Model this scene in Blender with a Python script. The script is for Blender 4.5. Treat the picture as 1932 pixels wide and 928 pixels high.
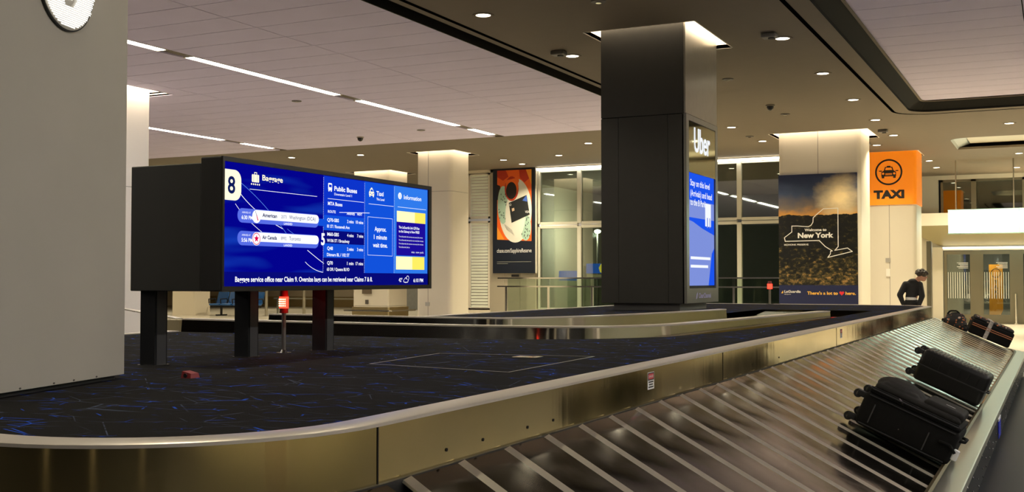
import bpy, bmesh, math, random
from mathutils import Vector, Matrix, Euler, geometry
from math import pi, sin, cos, radians
random.seed(8)
SC = bpy.context.scene
COL = SC.collection
for o in list(bpy.data.objects): bpy.data.objects.remove(o)

# ------------------------------------------------------------------ camera
cam = bpy.data.cameras.new('camera'); cam.sensor_width = 36; cam.lens = 2100/1932*36
cam.clip_end = 400; cam.clip_start = 0.05
camo = bpy.data.objects.new('camera', cam); COL.objects.link(camo)
camo.location = (0, 0, 1.5)
camo.rotation_euler = (radians(90 + 1.718), 0, radians(26.2))
SC.camera = camo

# ------------------------------------------------------------------ world (night outside) and exposure
W = bpy.data.worlds.new('night'); SC.world = W; W.use_nodes = True
W.node_tree.nodes['Background'].inputs[0].default_value = (0.010, 0.012, 0.018, 1)
W.node_tree.nodes['Background'].inputs[1].default_value = 1.0
SC.view_settings.view_transform = 'Standard'
SC.view_settings.look = 'None'
SC.view_settings.gamma = 1.0
SC.view_settings.use_curve_mapping = False
SC.view_settings.exposure = 0.0

WARM = (1.0, 0.87, 0.60); COOL = (1.0, 0.90, 0.78)
LINEAR_E = 34.0      # emission of the ceiling light lines
COVE_E = 16.0         # emission of the coves round the columns
DOWN_W = 26.0        # watts of each recessed downlight
CEIL = 5.1

# ------------------------------------------------------------------ materials
MATS = {}
def nd(nt, typ, **kw):
    n = nt.nodes.new(typ)
    for k, v in kw.items(): setattr(n, k, v)
    return n
def mat(name, col=(.5, .5, .5), rough=.5, metal=0., emit=None, es=0., noise=0., nscale=6., bump=0., bscale=40., bstretch=(1, 1, 1), spec=.5, rvar=0.):
    if name in MATS: return MATS[name]
    m = bpy.data.materials.new(name); m.use_nodes = True; MATS[name] = m
    nt = m.node_tree; b = nt.nodes['Principled BSDF']
    b.inputs['Base Color'].default_value = (*col, 1); b.inputs['Roughness'].default_value = rough
    b.inputs['Metallic'].default_value = metal; b.inputs['Specular IOR Level'].default_value = spec
    if emit:
        b.inputs['Emission Color'].default_value = (*emit, 1); b.inputs['Emission Strength'].default_value = es
    tc = nd(nt, 'ShaderNodeTexCoord')
    if noise or rvar:
        n = nd(nt, 'ShaderNodeTexNoise'); n.inputs['Scale'].default_value = nscale; n.inputs['Detail'].default_value = 4
        nt.links.new(tc.outputs['Object'], n.inputs['Vector'])
        if noise:
            r = nd(nt, 'ShaderNodeMixRGB'); r.blend_type = 'MIX'
            r.inputs[1].default_value = (*[c*(1-noise) for c in col], 1); r.inputs[2].default_value = (*[min(1, c*(1+noise)) for c in col], 1)
            nt.links.new(n.outputs['Fac'], r.inputs[0]); nt.links.new(r.outputs[0], b.inputs['Base Color'])
        if rvar:
            mr = nd(nt, 'ShaderNodeMapRange'); mr.inputs[1].default_value = .3; mr.inputs[2].default_value = .7
            mr.inputs[3].default_value = max(.02, rough-rvar); mr.inputs[4].default_value = rough+rvar
            nt.links.new(n.outputs['Fac'], mr.inputs[0]); nt.links.new(mr.outputs[0], b.inputs['Roughness'])
    if bump:
        mp = nd(nt, 'ShaderNodeMapping'); mp.inputs['Scale'].default_value = bstretch
        n2 = nd(nt, 'ShaderNodeTexNoise'); n2.inputs['Scale'].default_value = bscale; n2.inputs['Detail'].default_value = 3
        bp = nd(nt, 'ShaderNodeBump'); bp.inputs['Strength'].default_value = bump; bp.inputs['Distance'].default_value = .02
        nt.links.new(tc.outputs['Object'], mp.inputs[0]); nt.links.new(mp.outputs[0], n2.inputs['Vector'])
        nt.links.new(n2.outputs['Fac'], bp.inputs['Height']); nt.links.new(bp.outputs[0], b.inputs['Normal'])
    return m
def glow(name, col, s): return mat(name, (0.0, 0.0, 0.0), .5, emit=col, es=s, spec=0.)

def carpet_mat():
    m = mat('charcoal_carpet', (.006, .006, .008), .95, spec=.1); nt = m.node_tree; b = nt.nodes['Principled BSDF']
    tc = nd(nt, 'ShaderNodeTexCoord')
    ns = nd(nt, 'ShaderNodeTexNoise'); ns.inputs['Scale'].default_value = 2.2; ns.inputs['Detail'].default_value = 1
    nt.links.new(tc.outputs['Object'], ns.inputs['Vector'])
    last = None
    base = nd(nt, 'ShaderNodeTexNoise'); base.inputs['Scale'].default_value = 260; base.inputs['Detail'].default_value = 2
    nt.links.new(tc.outputs['Object'], base.inputs['Vector'])
    cr = nd(nt, 'ShaderNodeMixRGB'); cr.inputs[1].default_value = (.002, .002, .0025, 1); cr.inputs[2].default_value = (.016, .0155, .017, 1)
    nt.links.new(base.outputs['Fac'], cr.inputs[0]); last = cr.outputs[0]
    for i, (sc, w, ang, c) in enumerate([(2.6, .006, .3, (.045, .06, .10)), (6.5, .020, 1.1, (.012, .075, .55)), (1.5, .0035, .8, (.06, .075, .13))]):
        mp = nd(nt, 'ShaderNodeMapping'); mp.inputs['Rotation'].default_value = (0, 0, ang); mp.inputs['Scale'].default_value = (1, 1.7, 0); mp.inputs['Location'].default_value = (i*3.7, i*1.9, 0)
        v = nd(nt, 'ShaderNodeTexVoronoi', feature='DISTANCE_TO_EDGE'); v.inputs['Scale'].default_value = sc
        nt.links.new(tc.outputs['Object'], mp.inputs[0]); nt.links.new(mp.outputs[0], v.inputs['Vector'])
        lt = nd(nt, 'ShaderNodeMath', operation='LESS_THAN'); lt.inputs[1].default_value = w
        nt.links.new(v.outputs['Distance'], lt.inputs[0])
        n2 = nd(nt, 'ShaderNodeTexNoise'); n2.inputs['Scale'].default_value = 3.1 + i*1.7
        nt.links.new(mp.outputs[0], n2.inputs['Vector'])
        gt = nd(nt, 'ShaderNodeMapRange'); gt.inputs[1].default_value = .44 if i != 1 else .54; gt.inputs[2].default_value = .56 if i != 1 else .64
        nt.links.new(n2.outputs['Fac'], gt.inputs[0])
        mu = nd(nt, 'ShaderNodeMath', operation='MULTIPLY'); nt.links.new(lt.outputs[0], mu.inputs[0]); nt.links.new(gt.outputs[0], mu.inputs[1])
        mx = nd(nt, 'ShaderNodeMixRGB'); mx.inputs[2].default_value = (*c, 1)
        nt.links.new(mu.outputs[0], mx.inputs[0]); nt.links.new(last, mx.inputs[1]); last = mx.outputs[0]
    nt.links.new(last, b.inputs['Base Color'])
    bp = nd(nt, 'ShaderNodeBump'); bp.inputs['Strength'].default_value = .6; bp.inputs['Distance'].default_value = .004
    nt.links.new(base.outputs['Fac'], bp.inputs['Height']); nt.links.new(bp.outputs[0], b.inputs['Normal'])
    return m

def glass_mat(name, tint=(.9, .95, .92), fac=.12, rough=.02):
    m = bpy.data.materials.new(name); m.use_nodes = True; MATS[name] = m; nt = m.node_tree; nt.nodes.clear()
    o = nd(nt, 'ShaderNodeOutputMaterial'); t = nd(nt, 'ShaderNodeBsdfTransparent'); t.inputs[0].default_value = (*tint, 1)
    g = nd(nt, 'ShaderNodeBsdfGlossy'); g.inputs['Roughness'].default_value = rough; g.inputs[0].default_value = (.95, 1, .95, 1)
    lw = nd(nt, 'ShaderNodeFresnel'); lw.inputs[0].default_value = 1.5
    ad = nd(nt, 'ShaderNodeMath', operation='ADD'); ad.inputs[1].default_value = fac; ad.use_clamp = True
    mx = nd(nt, 'ShaderNodeMixShader')
    nt.links.new(lw.outputs[0], ad.inputs[0]); nt.links.new(ad.outputs[0], mx.inputs[0])
    nt.links.new(t.outputs[0], mx.inputs[1]); nt.links.new(g.outputs[0], mx.inputs[2]); nt.links.new(mx.outputs[0], o.inputs[0])
    return m

def M_(): pass
BAND = mat('mirror_steel_band', (.66, .62, .52), .08, 1., bump=.05, bscale=4., bstretch=(1., 1., .02))
STEEL = mat('brushed_steel', (.66, .52, .23), .12, 1., bump=.06, bscale=5., bstretch=(1., 1., .02), rvar=.04, nscale=1.2)
_b = STEEL.node_tree.nodes['Principled BSDF']; _b.inputs['Anisotropic'].default_value = .85; _b.inputs['Anisotropic Rotation'].default_value = .25; _b.inputs['Roughness'].default_value = .2
_t = nd(STEEL.node_tree, 'ShaderNodeTangent', direction_type='RADIAL', axis='Z'); STEEL.node_tree.links.new(_t.outputs[0], _b.inputs['Tangent'])
CAP = mat('satin_steel_cap', (.66, .61, .56), .36, .6)
SLAT = mat('worn_steel_slat', (.24, .215, .165), .13, 1., bump=.05, bscale=2.6, rvar=.05, nscale=7.)
STRIP = mat('lit_slat_edge', (.84, .79, .64), .32, .85)  # paler than the plates: light caught by the raised edge, put in the colour
CARPET = carpet_mat()
BLACKP = mat('black_painted_panel', (.008, .009, .013), .4, spec=.25)
RUBBER = mat('black_rubber', (.01, .01, .01), .6)
PILLAR = mat('grey_beige_plaster', (.51, .48, .415), .7, noise=.06, nscale=3.)
WHITEP = mat('white_column_panel', (.66, .605, .50), .45)
CREAM = mat('cream_wall_panel', (.70, .62, .48), .5)
DARKM = mat('dark_bronze_panel', (.050, .048, .042), .38, .35, noise=.08, nscale=8.)
BRONZE = mat('bronze_metal', (.42, .40, .34), .30, .9, noise=.1, nscale=9.)
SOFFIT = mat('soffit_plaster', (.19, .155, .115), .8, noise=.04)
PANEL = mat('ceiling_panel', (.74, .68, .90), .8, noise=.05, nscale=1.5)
DARKEDGE = mat('dark_ceiling_edge', (.020, .019, .017), .8, spec=.1)
BLACKSLOT = mat('black_slot', (.002, .002, .002), 1., spec=0.)
FLOORM = mat('pale_terrazzo', (.46, .42, .34), .22, noise=.10, nscale=30.)
DARKFLOOR = mat('dark_blue_black_floor', (.012, .013, .020), .45, noise=.3, nscale=40.)
LIN = glow('linear_light', (1., .95, .87), LINEAR_E)
COVE = glow('cove_light', (1., .83, .62), COVE_E)
DOWN = glow('downlight_lens', (1., .90, .70), 14.)
CHROME = mat('chrome', (.75, .73, .70), .15, 1.)
MATTEBLK = mat('matte_black', (.010, .010, .010), .6)
HOUSE = mat('housing_dark_grey', (.030, .031, .029), .45, noise=.05)
WHITE = mat('white_print', (.8, .8, .8), .6)
GLASS = glass_mat('window_glass', (.55, .60, .50), .13)
DOORGL = glass_mat('door_glass', (.75, .8, .75), .05)
RAILGL = glass_mat('railing_glass', (.80, .86, .80), .03)

# ------------------------------------------------------------------ mesh helpers
class MB:
    def __init__(s): s.v = []; s.f = []
    def add(s, vs, fs):
        n = len(s.v); s.v += [tuple(p) for p in vs]; s.f += [[i+n for i in f] for f in fs]; return s
    def box(s, x0, x1, y0, y1, z0, z1):
        return s.add([(x0,y0,z0),(x1,y0,z0),(x1,y1,z0),(x0,y1,z0),(x0,y0,z1),(x1,y0,z1),(x1,y1,z1),(x0,y1,z1)],
                     [(0,3,2,1),(4,5,6,7),(0,1,5,4),(1,2,6,5),(2,3,7,6),(3,0,4,7)])
    def quad(s, a, b, c, d): return s.add([a, b, c, d], [(0, 1, 2, 3)])
    def prism(s, poly, z0, z1):
        n = len(poly); vs = [(x, y, z0) for x, y in poly] + [(x, y, z1) for x, y in poly]
        fs = [tuple(range(n-1, -1, -1)), tuple(range(n, 2*n))] + [(i, (i+1) % n, n+(i+1) % n, n+i) for i in range(n)]
        return s.add(vs, fs)
    def cyl(s, a, b, r, r2=None, n=16, caps=True):
        a, b = Vector(a), Vector(b); d = (b-a).normalized(); r2 = r if r2 is None else r2
        u = d.orthogonal().normalized(); w = d.cross(u)
        vs = [a+(u*cos(2*pi*i/n)+w*sin(2*pi*i/n))*r for i in range(n)] + [b+(u*cos(2*pi*i/n)+w*sin(2*pi*i/n))*r2 for i in range(n)]
        fs = [(i, (i+1) % n, n+(i+1) % n, n+i) for i in range(n)]
        if caps: fs += [tuple(range(n-1, -1, -1)), tuple(range(n, 2*n))]
        return s.add(vs, fs)
    def tube(s, pts, r, n=8):
        for a, b in zip(pts[:-1], pts[1:]):
            if (Vector(b)-Vector(a)).length > 1e-6: s.cyl(a, b, r, n=n)
        return s
    def ell(s, c, r, nu=14, nv=8, rot=None):
        vs = []; fs = []
        for j in range(nv+1):
            t = pi*j/nv
            for i in range(nu):
                p = 2*pi*i/nu; q = Vector((r[0]*sin(t)*cos(p), r[1]*sin(t)*sin(p), r[2]*cos(t)))
                if rot: q = rot @ q
                vs.append(Vector(c)+q)
        for j in range(nv):
            for i in range(nu):
                fs.append((j*nu+i, (j+1)*nu+i, (j+1)*nu+(i+1) % nu, j*nu+(i+1) % nu))
        return s.add(vs, fs)
    def caps(s, a, b, ra, rb, n=14):          # tapered capsule
        a, b = Vector(a), Vector(b)
        s.cyl(a, b, ra, rb, n); s.ell(a, (ra,)*3, n, 8); return s.ell(b, (rb,)*3, n, 8)
    def rbox(s, x0, x1, y0, y1, z0, z1, r, seg=3):
        bm = bmesh.new(); bmesh.ops.create_cube(bm, size=1)
        for v in bm.verts: v.co = Vector(((x0+x1)/2+v.co.x*(x1-x0), (y0+y1)/2+v.co.y*(y1-y0), (z0+z1)/2+v.co.z*(z1-z0)))
        bmesh.ops.bevel(bm, geom=list(bm.edges), offset=r, segments=seg, affect='EDGES', profile=.5)
        bm.verts.index_update(); s.add([v.co for v in bm.verts], [[v.index for v in f.verts] for f in bm.faces]); bm.free(); return s
    def sweep(s, path, prof, closed=False):     # path: list of (pos2d, normal2d); prof: list of (offset along normal, z)
        n, k = len(path), len(prof)
        vs = [(p[0]+q[0]*o, p[1]+q[1]*o, z) for p, q in path for o, z in prof]; fs = []
        for i in range(n if closed else n-1):
            a, b = i*k, ((i+1) % n)*k
            for j in range(k-1): fs.append((a+j, b+j, b+j+1, a+j+1))
        return s.add(vs, fs)
    def xf(s, M):
        s.v = [tuple(M @ Vector(p)) for p in s.v]; return s
    def build(s, name, m, parent=None, local=False, smooth=False):
        me = bpy.data.meshes.new(name); vs = s.v
        if parent is not None and not local:
            Mi = RM[parent.name].inverted(); vs = [tuple(Mi @ Vector(p)) for p in vs]
        me.from_pydata(vs, [], s.f)
        bm = bmesh.new(); bm.from_mesh(me); bmesh.ops.recalc_face_normals(bm, faces=bm.faces); bm.to_mesh(me); bm.free()
        if smooth:
            for p in me.polygons: p.use_smooth = True
        me.materials.append(m)
        o = bpy.data.objects.new(name, me); COL.objects.link(o)
        if parent is not None:
            o.parent = parent; RM[o.name] = RM[parent.name]
        else: RM[o.name] = Matrix.Identity(4)
        return o
RM = {}
def empty(name, loc=(0, 0, 0), M=None):
    o = bpy.data.objects.new(name, None); COL.objects.link(o); o.empty_display_size = .1
    M = M if M is not None else Matrix.Translation(loc)
    o.matrix_world = M; RM[o.name] = M.copy(); return o
def tag(o, label=None, cat=None, group=None, kind=None):
    if label: o['label'] = label
    if cat: o['category'] = cat
    if group: o['group'] = group
    if kind: o['kind'] = kind
    return o
def thing(name, label, cat, loc=(0, 0, 0), M=None, group=None): return tag(empty(name, loc, M), label, cat, group)
def struct(name, mb, m, label=None, parent=None):
    o = mb.build(name, m, parent)
    if parent is None: tag(o, label, None, None, 'structure')
    return o
def smooth_mod(o, deg=40):
    for p in o.data.polygons: p.use_smooth = True
    o.data.set_sharp_from_angle(angle=radians(deg)); return o
def dup(o, name, M, parent):                      # share the mesh, place by matrix in the parent's space
    c = bpy.data.objects.new(name, o.data); COL.objects.link(c); c.parent = parent; c.matrix_local = M; RM[c.name] = RM[parent.name]; return c
def remesh(mb, name, m, parent, voxel, smooth=3):
    o = mb.build(name, m, parent, local=True)
    r = o.modifiers.new('remesh', 'REMESH'); r.mode = 'VOXEL'; r.voxel_size = voxel; r.use_smooth_shade = True
    s = o.modifiers.new('smooth', 'SMOOTH'); s.factor = .5; s.iterations = smooth
    return o
def area(name, loc, size, energy, col, rot=(0, 0, 0), shape='DISK', sy=None, parent=None, spread=None):
    l = bpy.data.lights.new(name, 'AREA'); l.shape = shape; l.size = size
    if sy: l.size_y = sy
    if spread: l.spread = spread
    l.energy = energy; l.color = col; o = bpy.data.objects.new(name, l); COL.objects.link(o); o.rotation_euler = rot
    if parent: o.parent = parent; o.location = RM[parent.name].inverted() @ Vector(loc)
    else: o.location = loc
    return o

# lettering: text curves turned into flat meshes and laid on a surface given by an origin and two directions
def text_geo(s, size, bold=0., width=None, align='LEFT', shear=0.):
    cu = bpy.data.curves.new('t', 'FONT'); cu.body = s; cu.size = size; cu.offset = bold; cu.fill_mode = 'FRONT'; cu.resolution_u = 3; cu.shear = shear
    ob = bpy.data.objects.new('t', cu); COL.objects.link(ob)
    me = bpy.data.meshes.new_from_object(ob.evaluated_get(bpy.context.evaluated_depsgraph_get()))
    vs = [v.co.copy() for v in me.vertices]; fs = [list(p.vertices) for p in me.polygons]
    bpy.data.objects.remove(ob); bpy.data.curves.remove(cu); bpy.data.meshes.remove(me)
    if not vs: return [], []
    x0 = min(v.x for v in vs); x1 = max(v.x for v in vs)
    k = (width/(x1-x0)) if width else 1.
    sh = 0 if align == 'LEFT' else (-(x1-x0)*k/2 if align == 'CENTER' else -(x1-x0)*k)
    return [((v.x-x0)*k+sh, v.y) for v in vs], fs
class Board:                                     # flat print laid on a plane: every shape and every line of text is a piece of its own
    def __init__(s, o, r, u, n): s.o, s.r, s.u, s.n = Vector(o), Vector(r), Vector(u), Vector(n); s.items = []; s.k = 0
    def put(s, key, pts, faces, lift, cont=False, txt=False):
        if not cont: s.items.append((key, MB(), txt))
        s.k += 1
        s.items[-1][1].add([s.o+s.r*x+s.u*y+s.n*(lift+s.k*2e-5) for x, y in pts], faces)
    def rect(s, key, x0, y0, x1, y1, lift=.001): s.put(key, [(x0, y0), (x1, y0), (x1, y1), (x0, y1)], [(0, 1, 2, 3)], lift)
    def poly(s, key, pts, lift=.001):
        tri = geometry.tessellate_polygon([[Vector((x, y, 0)) for x, y in pts]]); s.put(key, pts, [list(t) for t in tri], lift)
    def disc(s, key, x, y, rx, ry=None, lift=.001, n=28):
        ry = ry or rx; s.put(key, [(x+rx*cos(2*pi*i/n), y+ry*sin(2*pi*i/n)) for i in range(n)], [tuple(range(n))], lift)
    def ring(s, key, x, y, r, w, lift=.001, n=40, ry=None):
        ry = ry or r; k = ry/r
        s.put(key, [(x+q*cos(2*pi*i/n), y+k*q*sin(2*pi*i/n)) for q in (r, r-w) for i in range(n)], [(i, (i+1) % n, n+(i+1) % n, n+i) for i in range(n)], lift)
    def line(s, key, pts, w, lift=.001, closed=False):
        pts = [Vector(p) for p in pts]
        if closed: pts.append(pts[0])
        for i, (a, b) in enumerate(zip(pts[:-1], pts[1:])):
            d = (b-a).normalized(); q = Vector((-d.y, d.x))*w/2; e = d*w*.4
            s.put(key, [a-q-e, b-q+e, b+q+e, a+q-e], [(0, 1, 2, 3)], lift, cont=i > 0)
    def rrect(s, key, x0, y0, x1, y1, r, lift=.001, corners=(1, 1, 1, 1)):
        pts = []
        for (cx, cy, a0), on in zip(((x0+r, y0+r, pi), (x1-r, y0+r, 1.5*pi), (x1-r, y1-r, 0), (x0+r, y1-r, .5*pi)), corners):
            if on: pts += [(cx+r*cos(a0+i*pi/16), cy+r*sin(a0+i*pi/16)) for i in range(9)]
            else: pts.append((cx + (-r if a0 in (pi, .5*pi) else r), cy + (-r if a0 in (pi, 1.5*pi) else r)))
        s.put(key, pts, [tuple(range(len(pts)))], lift)
    def text(s, key, t, x, y, size, bold=0., width=None, align='LEFT', lift=.0015, shear=0.):
        v, f = text_geo(t, size, bold, width, align, shear)
        if v: s.put(key, [(x+a, y+b) for a, b in v], f, lift, txt=True)
    def done(s, parent, mats, names, join=()):
        J = {}
        for k, mb, txt in s.items:
            if k in join: J.setdefault(k, MB()).add(mb.v, mb.f)
            else: mb.build('lettering' if txt else names.get(k, 'printed_shape'), mats[k], parent)
        for k, mb in J.items(): tag(mb.build(names.get(k, 'printed_shape'), mats[k], parent), kind='stuff')
# ------------------------------------------------------------------ room shell
def cells(x0, x1, y0, y1, holes):
    xs = sorted({x0, x1, *[min(max(v, x0), x1) for h in holes for v in h[:2]]}); ys = sorted({y0, y1, *[min(max(v, y0), y1) for h in holes for v in h[2:]]})
    for a, b in zip(xs[:-1], xs[1:]):
        for c, d in zip(ys[:-1], ys[1:]):
            mx, my = (a+b)/2, (c+d)/2
            if not any(h[0] < mx < h[1] and h[2] < my < h[3] for h in holes): yield a, b, c, d
def arc(cx, cy, r, a0, a1, n=8):
    return [(cx+r*cos(a0+(a1-a0)*i/n), cy+r*sin(a0+(a1-a0)*i/n)) for i in range(n+1)]
def rpoly(x0, x1, y0, y1, r, n=6):
    return arc(x0+r, y0+r, r, pi, 1.5*pi, n)+arc(x1-r, y0+r, r, 1.5*pi, 2*pi, n)+arc(x1-r, y1-r, r, 0, .5*pi, n)+arc(x0+r, y1-r, r, .5*pi, pi, n)

struct('floor', MB().box(-46, 10, -8, 52, -.2, 0), FLOORM, 'pale polished terrazzo floor of the arrivals hall')
struct('floor_dark', MB().box(-.62, 4.2, -8, 18.8, 0, .004).box(-9, -.62, -8, .3, 0, .004), DARKFLOOR, 'dark blue-black floor covering beside the carousel skirt')  # the strip by the skirt, plus unseen area added to darken steel reflections

# columns: footprint, and the lit cove opening round the head of each
COLS = dict(uber=(-6.0, -4.72, 15.15, 16.75), ny=(-6.25, -4.27, 27.7, 29.2), taxi=(-5.0, -3.57, 32.8, 34.2), centre=(-16.4, -15.25, 27.15, 28.25), left=(-17.1, -15.75, 14.7, 16.15), service=(-21.3, -19.9, 31.2, 32.4))
def hole(c, m=.2): return (c[0]-m, c[1]+m, c[2]-m, c[3]+m)
COVES = [hole(COLS[k], .19 if k != 'taxi' else .06) for k in ('uber', 'ny', 'taxi', 'centre', 'service')] + [hole(COLS['left'], .30)]
LEFTR = (-45, -7.72, -8, 25.0); RIGHTR = (-2.85, 9, -8, 25.35); COF2 = (-2.5, 7, 30.4, 33.1)
mb = MB()
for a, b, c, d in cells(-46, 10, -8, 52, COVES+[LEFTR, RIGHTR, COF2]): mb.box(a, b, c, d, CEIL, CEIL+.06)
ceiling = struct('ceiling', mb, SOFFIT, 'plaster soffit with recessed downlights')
for i, h in enumerate(COVES):                       # recess walls and lit top of each cove
    m2 = MB()
    for (x0, x1, y0, y1) in ((h[0]-.02, h[0], h[2], h[3]), (h[1], h[1]+.02, h[2], h[3]), (h[0], h[1], h[2]-.02, h[2]), (h[0], h[1], h[3], h[3]+.02)): m2.box(x0, x1, y0, y1, CEIL-.001, CEIL+.26)
    m2.build('cove_recess', mat('cove_white', (.85, .79, .68), .6), ceiling)
    MB().box(h[0], h[1], h[2], h[3], CEIL+.24, CEIL+.26).build('cove_light', COVE, ceiling)

# left panelled ceiling: dark edge recess, backing, single panels, light lines
MB().box(-8.02, -7.72, -8, 25.0, CEIL+.16, CEIL+.2).build('dark_edge_recess', DARKEDGE, ceiling)
MB().box(-7.73, -7.715, -8, 25.0, CEIL, CEIL+.2).build('dark_edge_recess', DARKEDGE, ceiling)
m2 = MB()
for c in cells(-45, -8.0, -8, 25.02, [COVES[5]]): m2.box(*c, CEIL+.05, CEIL+.08)
m2.build('panel_backing', DARKEDGE, ceiling)
struct('roof', MB().box(-46.2, 10.2, -8.2, 52.2, 5.7, 5.8), SOFFIT, 'roof slab added above the ceiling to block the night sky')  # unseen cover, added to block world light through ceiling gaps
MB().box(-8.02, -7.995, -8, 24.9, CEIL-.012, CEIL+.18).build('dark_edge_trim', DARKEDGE, ceiling)
MB().box(-7.60, -7.53, -8, 25.4, CEIL-.004, CEIL+.02).build('air_slot', BLACKSLOT, ceiling)
PX = [(-8.02, -10.25), (-10.25, -12.49), (-12.73, -14.95), (-14.95, -17.1), (-17.1, -19.24), (-19.48, -21.7), (-21.7, -23.9), (-23.9, -26.1)]
PROW = [12.56+.68*k for k in range(-4, 19)]
g = .009
for b, a in PX:
    for r0 in PROW:
        y1 = min(r0+.68, 24.94)
        if y1-r0 < .1: continue
        m2 = MB()
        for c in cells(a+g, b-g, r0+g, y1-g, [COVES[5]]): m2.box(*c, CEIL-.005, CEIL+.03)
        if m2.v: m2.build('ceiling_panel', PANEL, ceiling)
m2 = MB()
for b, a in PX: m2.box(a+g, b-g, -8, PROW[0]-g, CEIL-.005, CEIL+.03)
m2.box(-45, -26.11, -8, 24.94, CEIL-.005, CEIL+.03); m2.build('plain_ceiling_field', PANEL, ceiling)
m2 = MB()
for x in (-12.61, -19.36): m2.box(x-.12, x+.12, -8, 24.9, CEIL+.02, CEIL+.05)
m2.build('light_channel', SOFFIT, ceiling)

def linear_light(x, y0, y1, label):
    t = thing('linear_ceiling_light', label, 'light', ((x), (y0+y1)/2, CEIL), group='recessed light lines in the panelled ceiling')
    MB().box(x-.085, x+.085, y0, y1, CEIL-.004, CEIL+.012).build('diffuser', LIN, t)
    f = MB()
    for s in (-1, 1): f.box(x+s*.10-.012, x+s*.10+.012, y0-.03, y1+.03, CEIL-.008, CEIL+.015)
    f.box(x-.1, x+.1, y0-.05, y0-.02, CEIL-.008, CEIL+.015); f.box(x-.1, x+.1, y1+.02, y1+.05, CEIL-.008, CEIL+.015)
    f.build('frame', WHITEP, t); return t
for y0, y1, lb in ((9.0, 13.15, 'bright light line segment emerging from behind the big grey pillar'), (13.8, 17.88, 'longest and brightest light line segment above the flight screen'),
                   (18.65, 22.72, 'light line segment in the middle of the ceiling, right of the brightest one'), (23.4, 24.5, 'short last light line segment near the dark ceiling joint')):
    linear_light(-12.61, y0, y1, lb)
for y0, y1, lb in ((17.6, 22.4, 'thin distant light line segment starting at the white column'), (23.2, 24.4, 'short distant light line segment above the screen housing')):
    linear_light(-19.36, y0, y1, lb)
for y0 in (-7, -2.4, 2.2):                          # the same lines go on over the near part of the hall, outside the frame
    linear_light(-12.61, y0, y0+4.1, 'light line segment further back in the hall')
for y0 in (8.0, 12.8): linear_light(-19.36, y0, y0+4.1, 'distant light line segment further back in the hall')

# right coffer: slot, dark sloped edge with rounded corner, raised panels
def uloop(x0, y1, r, x1=9, y0=-8):                  # up along x0, round the corner, then along y1 to the right; normals point into the coffer
    p = [((x0, y0), (1, 0)), ((x0, y1-r-.01), (1, 0))]
    for i in range(9):
        a = pi - i*pi/16; p.append(((x0+r+r*cos(a), y1-r+r*sin(a)), (-cos(a), -sin(a))))
    p.append(((x1, y1), (0, -1))); return p
L = uloop(-2.85, 25.35, .5)
MB().sweep(L, [(0, CEIL-.002), (.01, CEIL+.04), (.24, CEIL+.2), (.26, CEIL+.26)]).build('coffer_edge', DARKEDGE, ceiling)
MB().sweep(L, [(.235, CEIL+.19), (.235, CEIL+.18), (.275, CEIL+.18), (.275, CEIL+.2)]).build('coffer_trim', SOFFIT, ceiling)
# corner fillet of plaster between square cut-out and rounded edge
fp = [(-2.86, 25.36)] + [p for p, q in L[1:-1]]
MB().prism(fp, CEIL, CEIL+.05).build('corner_fillet', SOFFIT, ceiling)
MB().sweep(uloop(-3.20, 25.70, .75), [(0, CEIL-.004), (.07, CEIL-.004)]).build('air_slot', BLACKSLOT, ceiling)
MB().box(-2.7, 9, -8, 25.25, CEIL+.24, CEIL+.27).build('panel_backing', DARKEDGE, ceiling)
for a, b in ((-2.62, -.42), (-.42, 1.78)):
    for k in range(0, 24):
        y0 = 9.4+.68*k
        if y0+.68 > 25.2: break
        MB().box(a+g, b-g, y0+g, y0+.68-g, CEIL+.205, CEIL+.23).build('ceiling_panel', PANEL, ceiling)
MB().box(-2.62, 1.78, -8, 9.39, CEIL+.205, CEIL+.23).build('plain_ceiling_field', PANEL, ceiling)
MB().box(1.8, 9, -8, 25.2, CEIL+.205, CEIL+.23).build('plain_ceiling_field', PANEL, ceiling)
for y0 in (-6, -1.4, 3.2, 7.8, 12.4, 17.0):  # unseen lamps, added to light the pillar and the right coffer
    t = thing('linear_ceiling_light', 'added light line segment over the walkway, out of view', 'light', (4.7, y0+2, CEIL+.2), group='added light lines over the walkway, out of view')
    MB().box(4.61, 4.79, y0, y0+4.1, CEIL+.185, CEIL+.20).build('diffuser', glow('added_walkway_light', (1., .95, .87), 62.), t)
# second, smaller coffer near the doors
mb = MB()
p2 = [((x, y), (-(nx), -(ny))) for (x, y), (nx, ny) in [((a[0], a[1]), (cos(t), sin(t))) for a, t in
      [((-2.5+.5+.5*cos(q), 30.4+.5+.5*sin(q)), q) for q in [pi+i*pi/12 for i in range(7)]]]] 
mb.sweep([((-2.5, 33.1), (1, 0))]+p2+[((7, 30.4), (0, 1))], [(0, CEIL), (.05, CEIL+.05), (.3, CEIL+.14), (.35, CEIL+.18)])
mb.build('coffer_edge', BRONZE, ceiling)
MB().prism([(-2.51, 30.39)]+[p for p, q in p2], CEIL, CEIL+.05).build('corner_fillet', SOFFIT, ceiling)
MB().box(-2.5, 7, 30.4, 33.1, CEIL+.16, CEIL+.2).build('coffer_field', WHITEP, ceiling)

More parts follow.
